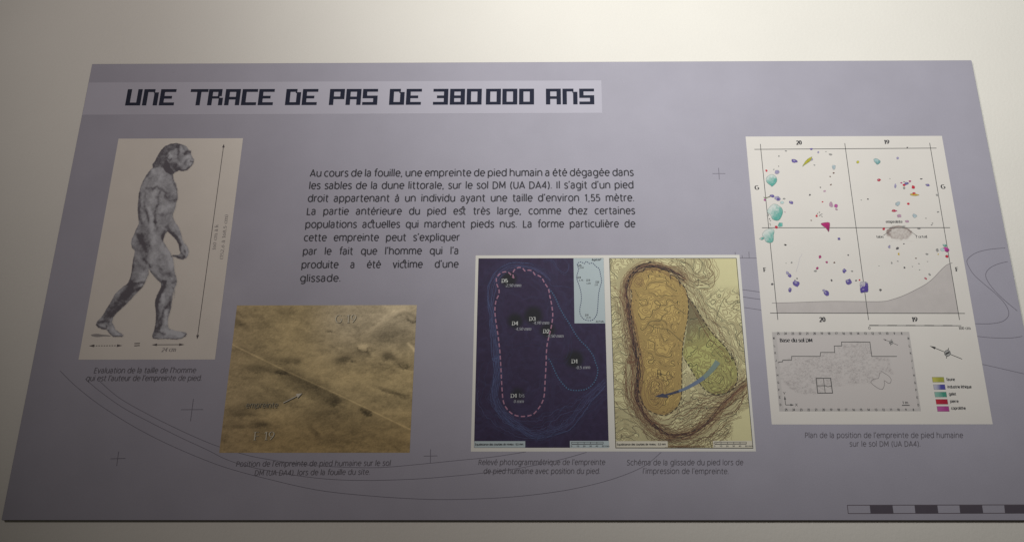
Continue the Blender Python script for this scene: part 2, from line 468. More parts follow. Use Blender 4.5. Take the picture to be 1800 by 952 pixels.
d.line(r4([(1150, 325), (1320, 348)]), .75); d.line(r4([(1150, 385), (1330, 411)]), .75); d.line(r4([(1160, 473), (1340, 500)]), .65)
rr = lambda p: Z(1700, 400, 3.4, p)
d.line(smooth(rr([(228, 121), (130, 130), (50, 152), (2, 190), (6, 225), (40, 280), (100, 335), (160, 385), (215, 440), (245, 490), (245, 530), (210, 560), (150, 572), (90, 574), (30, 572)])), .72)
d.line(smooth(rr([(242, 203), (190, 215), (140, 238), (113, 270), (118, 310), (160, 370), (220, 430), (300, 497)])), .72)
d.line(smooth(rr([(40, 646), (150, 657), (240, 659), (290, 655), (330, 648)])), .65)
d.line(rr([(80, 813), (180, 835), (340, 872), (430, 893)]), .65)
d.build('contour_line', ink(LINE), panel, .4)

def cross(h0, h1, v0, v1):
    k = Ink(); k.line([h0, h1], .75); k.line([v0, v1], .75); k.build('registration_cross', ink(LINE), panel, .4)
q = bl([(912, 285), (1023, 284), (975, 230), (960, 343)]); cross(*q)
q = bl([(557, 532), (632, 530), (598, 495), (588, 568)]); cross(*q)
q = bb([(776, 47), (830, 46), (803, 20), (802, 75)]); cross(*q)
q = Z(1200, 280, 3.664, [(192, 92), (275, 92), (231, 55), (236, 130)]); cross(*q)

# bar scale at the bottom right corner
s0 = Ink()
s0.line([(1489.3, 887.0), (1846, 886.2)], .8); s0.line([(1491.0, 901.6), (1849, 900.8)], .8)
s0.line([(1489.3, 887.0), (1491.0, 901.6)], .8)
sb = s0.build('bar_scale', ink((0.13, 0.11, 0.13)), panel, 1)
for i in range(4):
    k = Ink(); a = 1528.6 + i * 78.8; k.ppoly([(a, 887), (a + 40, 887), (a + 42, 901.3), (a + 1.6, 901.3)])
    k.build('bar', ink((0.092, 0.080, 0.10)), sb, 0.5)

# title band and its blocky letters
x0, x1 = -BW / 2 + 0.0006, (P(1057.3, 142.3)[0] + P(1058.3, 199.6)[0]) / 2
zt = (P(152, 144.8)[1] + P(1057, 142.3)[1]) / 2; zb = (P(142, 201.4)[1] + P(1058, 199.6)[1]) / 2
k = Ink(); k.poly([(x0, zb), (x1, zb), (x1, zt), (x0, zt)])
band = k.build('title_band', mat('pale_band', (0.435, 0.425, 0.49), 0.62, 0.22, mottle=0.03, mscale=12, grain=0.04), panel, 1, 'paler lavender strip behind the title')
S_, B_ = .29, .18
def bx(a, b, c, e): return (a, b, c, e)
TL_ = {
 'U': [(0, B_, S_, 1), (1 - S_, B_, 1, 1), (0, 0, 1, B_)],
 'n': [(0, 0, S_, 1), (S_, 1 - B_, .74, 1), (1 - S_, 0, 1, .80), (.66, .74, 1 - S_, 1 - B_)],
 'E': [(0, 0, S_, 1), (S_, 0, 1, B_), (S_, .41, .80, .58), (S_, 1 - B_, 1.03, 1)],
 'T': [(-.09, 1 - B_, 1.09, 1), (.36, 0, .64, 1 - B_)],
 'R': [(0, 0, S_, 1), (S_, 1 - B_, .90, 1), (.64, .56, .90, 1 - B_), (S_, .41, .76, .56), (.72, 0, 1, .46)],
 'A': [(0, 0, S_, 1), (1 - S_, 0, 1, 1), (S_, 1 - B_, 1 - S_, 1), (S_, .35, 1 - S_, .52)],
 'C': [(0, 0, S_, 1), (S_, 0, 1, B_), (S_, 1 - B_, 1.03, 1)],
 'D': [(0, 0, S_, 1), (S_, 0, 1 - S_, B_), (S_, 1 - B_, .74, 1), (1 - S_, 0, 1, .80), (.64, .74, 1 - S_, 1 - B_)],
 'P': [(0, 0, S_, 1), (S_, 1 - B_, 1, 1), (1 - S_, .36, 1, 1 - B_), (S_, .36, 1 - S_, .53)],
 'S': [(0, 0, 1, B_), (1 - S_, B_, 1, .41), (0, .41, 1, .58), (0, .58, S_, 1 - B_), (0, 1 - B_, 1, 1)],
 '3': [(0, 0, 1 - S_, B_), (1 - S_, 0, 1, 1), (.25, .41, 1 - S_, .58), (0, 1 - B_, 1 - S_, 1)],
 '8': [(0, 0, S_, 1), (1 - S_, 0, 1, 1), (S_, 0, 1 - S_, B_), (S_, .41, 1 - S_, .58), (S_, 1 - B_, 1 - S_, 1)],
 '0': [(0, 0, S_, 1), (1 - S_, 0, 1, 1), (S_, 0, 1 - S_, B_), (S_, 1 - B_, 1 - S_, 1)],
}
TX = [('U', 385), ('n', 480), ('E', 575), ('T', 752), ('R', 848), ('A', 944), ('C', 1039), ('E', 1134), ('D', 1288), ('E', 1382), ('P', 1536), ('A', 1630), ('S', 1724),
      ('D', 205 + 1671), ('E', 300 + 1671), ('3', 453 + 1671), ('8', 548 + 1671), ('0', 643 + 1671), ('0', 752 + 1671), ('0', 845 + 1671), ('0', 940 + 1671), ('A', 1092 + 1671), ('n', 1186 + 1671), ('S', 1281 + 1671)]
title_ink = ink((0.012, 0.015, 0.034))
for c, a in TX:
    px = 100 + a / 3.214
    f = (px - 219) / 825
    X0, Zb = P(px, 185.8 - 2.0 * f); X1 = P(px + 26.4, 185.8)[0]; Zt = P(px, 157.2 - 1.0 * f)[1]
    k = Ink()
    for (a0, b0, a1, b1) in TL_[c]:
        k.k = 0
        k.poly([(X0 + (X1 - X0) * a0, Zb + (Zt - Zb) * b0), (X0 + (X1 - X0) * a1, Zb + (Zt - Zb) * b0), (X0 + (X1 - X0) * a1, Zb + (Zt - Zb) * b1), (X0 + (X1 - X0) * a0, Zb + (Zt - Zb) * b1)])
    k.build('letter', title_ink, band, 1)

# body text
BODY = [("Au cours de la fouille, une empreinte de pied humain a été dégagée dans", (544.7, 310.4), (1114, 309)),
        ("les sables de la dune littorale, sur le sol DM (UA DA4). Il s’agit d’un pied", (543, 332.2), (1114, 330.9)),
        ("droit appartenant à un individu ayant une taille d’environ 1,55 mètre.", (540.6, 354.6), (1115.3, 353.4)),
        ("La partie antérieure du pied e\x02 très large, comme \x03ez certaines", (538.7, 377.3), (1116.5, 376.1)),
        ("populations a\x01uelles qui mar\x03ent pieds nus. La forme particulière de", (536.2, 400.3), (1117, 399.1)),
        ("cette empreinte peut s’expliquer", (533.8, 423.5), (808, 422.8)),
        ("par le fait que l’homme qui l’a", (531.9, 447.4), (806.4, 446.4)),
        ("produite a été vi\x01ime d’une", (529.5, 471.1), (805.9, 469.9)),
        ("glissade.", (527, 494.8), (599, 494.4))]
body_ink = ink((0.045, 0.043, 0.052))
for s, p0, p1 in BODY:
    k = Ink(); text(k, s, p0, p1, 13.0, .152, fit='space' if ' ' in s else 'scale', hx=.965)
    k.build('text_line', body_ink, panel, 1)

# captions under the pictures
CAPS = [[("Evaluation de la taille de l’homme", (164.5, 655.2), (343.9, 654.7)), ("qui est l’auteur de l’empreinte de pied.", (150.6, 668.9), (354.3, 668.4))],
        [("Position de l’empreinte de pied humaine sur le sol", (414.4, 819.2), (686.2, 817.5)), ("DM (UA DA4), lors de la fouille du site.", (447, 834.8), (650.2, 833.1))],
        [("Relevé photogrammétrique de l’empreinte", (840.5, 816.2), (1063.6, 816)), ("de pied humaine avec position du pied.", (849.5, 831.7), (1054.9, 831.7))],
        [("Schéma de la glissade du pied lors de", (1101.6, 816.7), (1306.4, 816.4)), ("l’impression de l’empreinte.", (1129.6, 831.6), (1281, 832))],
        [("Plan de la position de l’empreinte de pied humaine", (1414.7, 768.7), (1692.9, 768.7)), ("sur le sol DM (UA DA4).", (1493.3, 783.8), (1618.2, 783.8))]]
cap_ink = ink((0.128, 0.118, 0.138))
for cp in CAPS:
    k = Words()
    for s, p0, p1 in cp: text(k, s, p0, p1, 9.9, .115, slant=.10)
    k.build('caption_line', cap_ink, panel, 1.5)

tone_m = mat('picture_ink', (1, 1, 1), 0.62, 0.2, grain=0.05, vcol=True)

def sheet(name, corners, m, layer, parent=panel, label=None):
    x0, x1, zt, zb = rect_of(corners)
    k = Ink(); k.poly([(x0, zb), (x1, zb), (x1, zt), (x0, zt)])
    return k.build(name, m, parent, layer, label)

# ------------------------------------------------------------------ picture: walking figure
paper1 = mat('cream_paper', (0.69, 0.645, 0.58), 0.62, 0.2, mottle=0.03, mscale=25, grain=0.04)
fig_print = sheet('figure_print', [(208.5, 243.5), (427.3, 243.5), (378, 630.7), (138, 632.4)], paper1, 1, label='cream print of a walking early human with height arrow')
z4 = lambda p: Z(220, 240, 4.76, p)
z5 = lambda p: Z(220, 400, 7.325, p)
z6 = lambda p: Z(140, 500, 7.214, p)
z7 = lambda p: Z(120, 430, 3.6625, p)
head = z4([(232, 262), (228, 235), (250, 205), (270, 165), (300, 115), (335, 80), (380, 62), (430, 56), (475, 66), (515, 85), (530, 110), (553, 120), (552, 148), (562, 175), (577, 195), (572, 225), (550, 255), (520, 282), (480, 292), (450, 285), (415, 303)])
body = (head + z4([(400, 318), (405, 360), (425, 395), (437, 440), (441, 520), (430, 545), (420, 600), (402, 645), (398, 670), (420, 720), (450, 760), (468, 810), (478, 860), (500, 890), (520, 920)]) +
        z5([(735, 150), (760, 200), (800, 240), (822, 300), (815, 350), (790, 388), (740, 412), (690, 402), (650, 382), (605, 368), (612, 352), (650, 352), (690, 352), (715, 330), (700, 290), (690, 220), (660, 160), (610, 110), (560, 62), (548, 50), (520, 80), (498, 130), (490, 175),
            (530, 240), (575, 310), (612, 380), (625, 440), (632, 520), (642, 590), (660, 640), (670, 690), (657, 740), (635, 780), (638, 830), (632, 900)]) +
        z6([(1190, 80), (1178, 160), (1170, 240), (1152, 330), (1125, 420), (1117, 500), (1135, 558), (1200, 580), (1280, 594), (1345, 604), (1362, 625), (1342, 655), (1292, 684), (1230, 695), (1100, 686), (990, 691), (928, 682), (921, 640), (945, 580), (962, 500), (969, 420), (966, 330), (955, 250), (960, 190), (990, 120), (1022, 60)]) +
        z5([(400, 880), (440, 810), (466, 755), (460, 712), (400, 660), (342, 590), (305, 532), (305, 600), (280, 650), (250, 720), (220, 770), (140, 850)]) +
        z6([(650, 190), (560, 280), (470, 360), (430, 410), (412, 480), (440, 530), (450, 568), (500, 600), (540, 625), (556, 648), (545, 661), (430, 662), (400, 640), (360, 595), (340, 570), (290, 566), (232, 541), (208, 510), (220, 470), (260, 430), (300, 380), (340, 310), (385, 240), (420, 180), (450, 120), (500, 70), (560, 20)]) +
        z5([(10, 735), (40, 708), (68, 640), (85, 560), (95, 470), (110, 380), (124, 320), (120, 292), (90, 262), (78, 200), (90, 140), (120, 80)]) +
        z4([(90, 780), (115, 730), (112, 690), (105, 620), (108, 560), (115, 480), (130, 420), (150, 370), (180, 320), (212, 278)]))
gap = z5([(548, 50), (500, 125), (492, 178), (530, 240)])
hair = z4([(232, 262), (228, 235), (250, 205), (270, 165), (300, 115), (335, 80), (380, 62), (430, 56), (470, 70), (440, 92), (400, 112), (360, 130), (345, 165), (352, 200), (372, 225), (380, 262), (412, 303), (385, 318), (345, 300), (320, 262), (290, 248), (260, 258)])
neck = z4([(350, 200), (395, 225), (440, 268), (450, 288), (400, 318), (350, 300), (325, 262)])
darks = [  # strokes of shade drawn by the artist: zoom table, points, half width px, strength
 (z4, [(120, 480), (118, 560), (120, 640), (135, 720)], 2.6, .8), (z4, [(165, 470), (165, 560), (180, 640), (200, 720)], 2.0, .45),
 (z4, [(180, 430), (230, 440), (270, 420), (300, 440), (340, 470)], 2.2, .7), (z4, [(340, 500), (370, 535), (430, 530)], 3.0, .7), (z4, [(360, 440), (380, 500), (425, 500)], 3.6, .4),
 (z4, [(290, 460), (275, 560), (250, 640), (250, 720)], 2.0, .6), (z4, [(280, 640), (330, 660), (390, 640)], 2.2, .45), (z4, [(250, 700), (262, 775)], 2.4, .65),
 (z4, [(150, 760), (150, 850), (170, 930)], 6, .55), (z4, [(90, 800), (130, 860), (110, 920)], 3.6, .5), (z4, [(330, 790), (315, 860)], 2.2, .6), (z4, [(350, 750), (380, 790), (430, 850), (462, 900), (455, 930)], 2.6, .75),
 (z5, [(560, 50), (640, 120), (700, 190), (705, 290)], 2.0, .75), (z5, [(610, 366), (690, 385), (745, 388)], 1.8, .9), (z5, [(770, 300), (775, 330)], 1.6, .8), (z5, [(700, 310), (760, 380)], 1.6, .6),
 (z5, [(200, 130), (240, 240), (270, 320), (240, 390)], 5.0, .6), (z5, [(90, 240), (150, 290), (220, 310)], 3.2, .5), (z5, [(250, 420), (300, 470), (330, 510)], 2.6, .75), (z5, [(150, 430), (190, 480), (250, 520)], 4.5, .5),
 (z5, [(100, 500), (130, 600), (100, 690)], 4.0, .45), (z5, [(60, 720), (120, 740), (60, 840), (10, 900)], 7.0, .85), (z5, [(120, 720), (170, 715), (240, 712)], 1.8, .6), (z5, [(150, 800), (230, 765)], 2.2, .8),
 (z5, [(340, 570), (400, 640), (450, 690), (510, 700)], 2.6, .6), (z5, [(430, 500), (490, 600), (560, 590), (590, 610)], 2.6, .45), (z5, [(610, 710), (650, 690)], 2.2, .7), (z5, [(500, 700), (510, 760), (450, 850), (410, 940)], 3.0, .9), (z5, [(620, 770), (625, 790)], 1.4, .6),
 (z6, [(620, 60), (520, 180), (440, 270), (370, 350), (330, 410)], 7.0, .9), (z6, [(560, 250), (460, 330), (400, 400)], 3.0, .8), (z6, [(240, 480), (310, 470), (370, 470)], 2.2, .7), (z6, [(215, 515), (270, 552), (330, 560), (340, 520)], 1.8, .85),
 (z6, [(355, 585), (400, 640), (430, 658), (540, 656)], 1.2, .9), (z6, [(1040, 30), (990, 140), (985, 240), (990, 340), (995, 440), (1000, 560)], 3.2, .9), (z6, [(1060, 330), (1040, 420), (1030, 520)], 2.4, .75), (z6, [(1140, 230), (1130, 270), (1090, 300)], 2.4, .85),
 (z6, [(1150, 150), (1160, 230), (1130, 350)], 1.6, .5), (z6, [(990, 600), (1080, 625)], 1.8, .85), (z6, [(930, 640), (935, 680), (1000, 686), (1100, 682), (1230, 690), (1300, 680), (1345, 650), (1358, 622), (1300, 600)], .9, .8), (z6, [(960, 560), (950, 640)], 2.2, .7),
 (z4, [(505, 135), (550, 128)], 1.9, .95), (z4, [(500, 145), (525, 148)], 1.6, .7), (z4, [(440, 90), (450, 130), (440, 180)], 2.2, .6), (z4, [(480, 80), (500, 110)], 2.0, .5), (z4, [(560, 245), (500, 285), (440, 275)], 1.7, .75), (z4, [(545, 212), (572, 212)], 1.0, .7), (z4, [(365, 150), (350, 175), (370, 200), (385, 190)], 1.2, .8),
 (z4, [(150, 380), (180, 340), (210, 300)], 2.0, .4), (z4, [(455, 150), (470, 190), (430, 230), (470, 265)], 3.2, .4), (z4, [(400, 215), (430, 245), (450, 280)], 4.5, .5), (z4, [(520, 190), (500, 225), (530, 250)], 1.6, .45), (z4, [(400, 330), (410, 400), (435, 460)], 1.6, .45), (z5, [(110, 380), (90, 540), (60, 660)], 2.2, .5), (z5, [(480, 80), (490, 150)], 2.6, .6), (z6, [(960, 190), (960, 300), (968, 420), (955, 560)], 1.8, .6), (z4, [(205, 780), (180, 860), (215, 940)], 3.0, .4), (z4, [(210, 380), (200, 330)], 3.0, .3), (z4, [(130, 590), (190, 640), (200, 700)], 2.0, .5)]
lights = [(z6, [(1180, 600), (1330, 620)], 4, .7), (z6, [(1090, 560), (1110, 600)], 3, .6), (z5, [(540, 260), (600, 400), (610, 480)], 3, .6), (z4, [(395, 590), (410, 560)], 3, .4), (z4, [(420, 720), (455, 780)], 3, .5),
 (z4, [(240, 290), (300, 330), (280, 380)], 5, .5), (z4, [(200, 600), (225, 680), (230, 780), (250, 880)], 3.4, .6), (z4, [(250, 470), (220, 540)], 4, .5), (z4, [(370, 580), (330, 600), (290, 620)], 4, .5), (z4, [(375, 145), (385, 165)], 2.2, .8),
 (z4, [(480, 200), (530, 170), (540, 235)], 3.4, .5), (z4, [(420, 205), (460, 230)], 3.0, .5), (z5, [(340, 200), (380, 330), (350, 420)], 5, .5), (z5, [(560, 400), (590, 500)], 4.5, .6), (z5, [(230, 600), (270, 570)], 3.5, .6), (z5, [(720, 120), (770, 230), (800, 330)], 3.5, .6), (z5, [(460, 250), (530, 330)], 5, .5),
 (z5, [(120, 700), (200, 680), (250, 660)], 2.4, .5), (z5, [(180, 760), (220, 740)], 1.4, .6), (z6, [(1060, 130), (1060, 230)], 3.0, .7), (z6, [(1100, 330), (1095, 500)], 2.4, .8), (z6, [(1130, 600), (1260, 630)], 5, .7), (z6, [(420, 560), (480, 630)], 3, .6), (z6, [(500, 100), (560, 40)], 3.5, .5), (z6, [(330, 430), (345, 445)], 1.8, .5), (z6, [(1040, 580), (1030, 600)], 2, .5)]
def fig_color(x, y):
    c = np.full(x.shape + (3,), 0.0); c[:] = (0.315, 0.325, 0.345)
    n = fbm(x / 5.5, y / 5.5, 11, 5, .62); n2 = fbm(x / 1.3, y / 1.3, 31, 3)
    jx = x + (fbm(x / 5, y / 5, 51, 3) - .5) * 4.5; jy = y + (fbm(x / 5, y / 5, 61, 3) - .5) * 4.5
    tone = 0.74 + (n - .5) * .80 + (n2 - .5) * 0.42
    for zf, pts, w, s in lights:
        dd = dist_path(jx, jy, zf(pts)); tone += s * .55 * np.exp(-(dd / (w * 1.1)) ** 2)
    for zf, pts, w, s in darks:
        dd = dist_path(jx, jy, zf(pts)); tone -= s * .78 * np.exp(-(dd / (w * 1.15)) ** 2)
    hd = sdist(jx, jy, hair); tone -= 0.62 * sstep(1.5, -1.0, hd)
    nk = sdist(jx, jy, neck); tone -= 0.45 * sstep(3, -2.0, nk)
    edge = sdist(x, y, body); tone -= .22 * np.exp(-(edge / 1.6) ** 2)
    tone = np.clip(tone, 0.0, 1.15)
    dark = np.array((0.105, 0.095, 0.11)); lite = np.array((0.47, 0.475, 0.50))
    c = dark + (lite - dark) * tone[..., None]
    # antialiased outline against the paper
    f = sstep(-.5, .7, edge + (n2 - .5) * 1.2)
    return mix(c, (0.69, 0.645, 0.58), f)
tone_print('figure', [(220, 248), (382, 248), (336, 602), (158, 602)], fig_color, 0.7, fig_print, 1, tone_m, 'grey pencil-shaded walking figure seen from the side', keep=lambda x, y: sdist(x, y, body) < 1.6)
dk = ink((0.10, 0.085, 0.085)); gy = ink((0.26, 0.24, 0.24))
def arrow(mb, a, b, w, hl, hw, heads=(True, True), dash=None):
    A = np.array(P(*a)); B = np.array(P(*b)); dv = (B - A) / np.hypot(*(B - A)); nn = np.array([-dv[1], dv[0]])
    hl /= 1000; hw /= 2000
    a1 = A + dv * hl * .8 if heads[0] else A; b1 = B - dv * hl * .8 if heads[1] else B
    if dash:
        L = np.hypot(*(b1 - a1)); t = 0
        while t < L:
            mb.ribbon([a1 + dv * t, a1 + dv * min(t + dash[0] / 1000, L)], w / 1000); t += sum(dash) / 1000
    else: mb.ribbon([a1, b1], w / 1000)
    if heads[0]: mb.poly([A, A + dv * hl + nn * hw, A + dv * hl - nn * hw])
    if heads[1]: mb.poly([B, B - dv * hl + nn * hw, B - dv * hl - nn * hw])
k = Ink(); arrow(k, (393.6, 253.2), (346.6, 595.8), .75, 5.2, 3.4); k.build('height_arrow', dk, fig_print, 1)
k = Ink(); arrow(k, (156.3, 607.4), (215.2, 607.0), .9, 6.6, 3.4, dash=(1.9, 1.3)); k.build('stride_arrow', dk, fig_print, 1)
k = Ink(); arrow(k, (266.5, 605.6), (324.6, 605.2), .8, 6.6, 3.2); k.build('foot_length_arrow', dk, fig_print, 1)
k = Ink(); k.line(z6([(695, 746), (765, 743)]), 1.1); k.line(z6([(693, 774), (763, 770)]), 1.1); k.build('equals_sign', dk, fig_print, 1)
k = Ink(); k.ppoly(smooth(z6([(150, 632), (220, 622), (290, 632), (370, 640), (395, 655), (310, 655), (230, 664), (170, 655), (148, 645)]), 3, True)); k.build('toe_shadow', ink((0.30, 0.28, 0.27)), fig_print, .5)
k = Words(); text(k, "24 cm", (284, 617.5), (308.5, 617.2), 7.2, .14, serif=True, slant=.18)
text(k, "160 cm ± k".replace('±', 'à'), (378.8, 439), (383.8, 395), 5.4, .14, serif=True)
text(k, "(152,6 à 168,5 cm)", (391.5, 455.5), (400.8, 377), 5.4, .14, serif=True)
k.build('lettering', gy, fig_print, 1)

# ------------------------------------------------------------------ picture: excavation photo
c2 = [(416.8, 537.3), (732, 534.9), (720.9, 793.6), (384.9, 796.3)]
pp = lambda p: Z(370, 520, 2.884, p)
def sand(x, y):
    X_ = (x - 370) * 2.884; Y_ = (y - 520) * 2.884
    n = fbm(x / 42, y / 22, 5, 5); n2 = fbm(x / 9, y / 5, 15, 4, .6); n3 = fbm(x / 2.2, y / 1.6, 25, 3, .7)
    base = np.zeros(x.shape + (3,)); base[:] = (0.415, 0.325, 0.165)
    base = mix(base, (0.46, 0.385, 0.25), sstep(430, 700, X_) * sstep(420, 100, Y_))
    base = mix(base, (0.335, 0.235, 0.10), sstep(480, 760, Y_) * .75)
    base = mix(base, (0.36, 0.27, 0.16), sstep(380, 60, X_) * .35)
    t = 1.02 + (n - .5) * .7 + (n2 - .5) * .62 + (n3 - .5) * .34
    jx = X_ + (n2 - .5) * 40; jy = Y_ + (n3 - .5) * 14 + (n2 - .5) * 18
    for cx, cy, rx, ry, a, s in [(470, 420, 110, 34, 22, .26), (590, 500, 90, 34, 28, .34), (630, 545, 24, 20, 0, .5), (240, 370, 75, 20, 8, .42), (350, 382, 30, 12, 0, .45), (400, 328, 70, 16, 0, .40), (680, 322, 42, 16, -5, .6),
        (785, 296, 32, 22, 0, .3), (900, 305, 34, 22, 15, .6), (970, 345, 34, 18, 25, .35), (940, 210, 110, 48, 5, .28), (1020, 115, 26, 16, 0, .5), (900, 200, 60, 30, 0, .2), (930, 490, 85, 9, 20, .45), (780, 582, 24, 16, 35, .65), (255, 650, 34, 14, 0, .5),
        (700, 640, 190, 60, 6, .30), (520, 680, 40, 12, 50, .35), (600, 590, 60, 14, -10, .3), (200, 570, 80, 40, -10, .22), (120, 130, 60, 14, 25, .35), (605, 180, 14, 5, 0, .7), (970, 95, 60, 8, -10, .35), (180, 600, 60, 8, 0, .3), (620, 730, 80, 26, 0, .25), (760, 80, 140, 12, 0, .18), (310, 480, 90, 18, 30, .18), (140, 660, 40, 9, 0, .35), (960, 750, 90, 24, 10, .25)]:
        t = t * (1 - min(.62, s * 1.0) * np.clip(blob(jx, jy, cx, cy, rx, ry, a, .9) * 1.35, 0, 1))
    for cx, cy, rx, ry, a, s in [(780, 262, 26, 16, -8, .5), (662, 266, 18, 6, -5, .4), (1018, 112, 14, 10, 0, .5), (430, 500, 120, 26, 28, .14), (760, 430, 180, 60, 0, .14), (900, 110, 120, 14, -35, .28), (560, 320, 160, 18, -14, .18), (930, 60, 90, 20, -20, .2), (985, 375, 60, 7, 10, .3), (900, 340, 44, 6, 10, .25), (700, 200, 200, 50, 0, .1), (350, 610, 120, 30, 0, .15), (560, 470, 50, 14, 30, .2)]:
        t = t + s * blob(jx, jy, cx, cy, rx, ry, a, 1.1)
    for pts, w, s in [([(110, 245), (385, 380), (640, 495), (1012, 675)], 3.2, .55), ([(1003, 240), (1034, 275)], 8, .6), ([(820, 170), (900, 90), (1000, 60)], 8, .15)]:
        t = t + s * np.exp(-(dist_path(X_, Y_, pts) / w) ** 2)
    for pts, w, s in [([(385, 392), (520, 455), (640, 512)], 9, .25), ([(860, 470), (900, 492), (1000, 500)], 5, .3), ([(110, 255), (250, 325)], 3, .2), ([(330, 385), (370, 392)], 6, .35), ([(140, 80), (170, 110), (140, 130)], 4, .25), ([(855, 340), (880, 365), (930, 370)], 3, .3)]:
        t = t * (1 - s * np.exp(-(dist_path(jx, jy, pts) / w) ** 2))
    for poly, s, d_ in [([(748, 262), (765, 246), (800, 243), (811, 262), (795, 277), (760, 279)], .55, 8), ([(1003, 118), (1008, 104), (1030, 102), (1040, 118), (1022, 128)], .35, 6), ([(335, 388), (350, 376), (372, 380), (368, 392)], .22, 5), ([(955, 345), (968, 332), (990, 338), (992, 356), (972, 362)], .18, 7), ([(770, 572), (785, 568), (806, 592), (792, 600)], .15, 5)]:
        q = sdist(jx, jy, poly); t = np.where(q > 0, t * (1 - .45 * np.exp(-((q - 3) / d_) ** 2) * sstep(-6, 10, Y_ - np.mean([p[1] for p in poly]) + 4)), t)
        t = t + s * .40 * sstep(5, -5, q + (n3 - .5) * 6) * sstep(16, -12, Y_ - np.mean([p[1] for p in poly]))
    t = np.clip(t, .18, 1.9)
    hollow = [(488, 650), (512, 652), (545, 668), (575, 684), (596, 700), (584, 713), (548, 702), (515, 684), (495, 668)]
    t = t * (1 - .20 * sstep(4, -3, sdist(x + (n2 - .5) * 9, y + (n3 - .5) * 5, hollow)))
    # crisp raking relief in the grain
    g = fbm((x + .9) / 3.1, (y + .6) / 1.9, 45, 4, .6) - fbm((x - .9) / 3.1, (y - .6) / 1.9, 45, 4, .6)
    t = t * 1.10 + g * .22 + (fbm(x / 1.1, y / .8, 65, 3) - .5) * .42
    return base * np.clip(t, .15, 1.9)[..., None]
photo = tone_print('excavation_photo', c2, sand, 0.95, panel, 1, tone_m, 'brown photograph of the sandy dig floor')
def emboss(s, p0, p1, h, wt, **kw):
    k = Words(); text(k, s, (p0[0] + .8, p0[1] + .7), (p1[0] + .8, p1[1] + .7), h, wt, **kw); k.build('lettering', ink((0.06, 0.05, 0.03)), photo, 1)
    k = Words(); text(k, s, p0, p1, h, wt, **kw); k.build('lettering', ink((0.60, 0.55, 0.42)), photo, 2)
emboss("G 19", (588.5, 567.2), (626, 566.8), 15.5, .085, serif=True)
emboss("F 19", (446, 772.6), (482, 772.2), 15.8, .085, serif=True)
k = Words(); text(k, "empreinte", (431.8, 716), (488, 715.6), 9.8, .10, slant=.1); k.build('lettering', ink((0.34, 0.31, 0.22)), photo, 2, 'pale word empreinte')
k = Words(); text(k, "empreinte", (432.5, 716.8), (488.7, 716.4), 9.8, .12, slant=.1); k.build('lettering', ink((0.035, 0.032, 0.03)), photo, 1)
k = Ink(); arrow(k, (498, 707.5), (531.5, 690.5), .9, 7, 5.4, heads=(False, True)); k.build('pointer_arrow', ink((0.62, 0.58, 0.48)), photo, 2)
k = Ink(); arrow(k, (498.6, 708.8), (532.5, 691.8), .9, 7, 5.6, heads=(False, True)); k.build('arrow_shadow', ink((0.05, 0.045, 0.03)), photo, 1)

# ------------------------------------------------------------------ pictures: footprint relief (dark) and contour drawing (yellow)
mount_m = mat('white_mount', (0.68, 0.67, 0.62), 0.62, 0.2, mottle=0.02, mscale=20, grain=0.03)
mount = sheet('print_mount', [(836.4, 448.8), (1299, 447.7), (1329.6, 793), (827.4, 792.6)], mount_m, 1, label='white mount around the dark and the yellow footprint prints')
a1 = lambda p: Z(820, 440, 4.7615, p)
a2 = lambda p: Z(820, 620, 4.138, p)
b1 = lambda p: Z(1060, 440, 4.76, p)
b2 = lambda p: Z(1060, 620, 4.139, p)
foot3 = (a1([(395, 232), (388, 200), (400, 165), (435, 143), (470, 150), (490, 172), (525, 165), (555, 178), (575, 205), (600, 210), (630, 230), (655, 275), (685, 320), (695, 370), (712, 450), (722, 530), (718, 590), (705, 660), (690, 720), (675, 790), (668, 870)]) +
         a2([(580, 50), (577, 120), (572, 200), (565, 310), (545, 370), (510, 420), (480, 447), (430, 459), (380, 459), (330, 440), (290, 400), (268, 350), (260, 280), (255, 200), (250, 100)]) +
         a1([(280, 850), (268, 740), (255, 650), (243, 570), (238, 490), (248, 420), (270, 370), (272, 330), (255, 285), (250, 240), (265, 210), (300, 185), (350, 183)]))
foot4 = (b1([(205, 262), (215, 225), (245, 195), (290, 176), (330, 172), (355, 150), (400, 132), (450, 135), (490, 152), (540, 168), (565, 205), (600, 215), (640, 262), (690, 320), (708, 390), (715, 480), (710, 560), (690, 660), (672, 760), (663, 850)]) +
         b2([(576, 0), (573, 100), (573, 200), (570, 320), (545, 385), (500, 428), (450, 452), (380, 440), (315, 405), (278, 345), (262, 280), (246, 200), (250, 100), (265, 10)]) +
         b1([(312, 870), (290, 800), (272, 720), (258, 640), (240, 560), (228, 480), (240, 400), (240, 350), (220, 305)]))
green4 = (b1([(710, 392), (760, 450), (805, 525), (850, 600), (890, 660), (940, 720), (1000, 780), (1050, 850), (1085, 920)]) +
          b2([(930, 0), (960, 70), (978, 140), (970, 220), (930, 270), (870, 298), (800, 300), (740, 265), (690, 200), (640, 120), (590, 40)]) + b1([(665, 862), (690, 730), (708, 600), (716, 480)]))
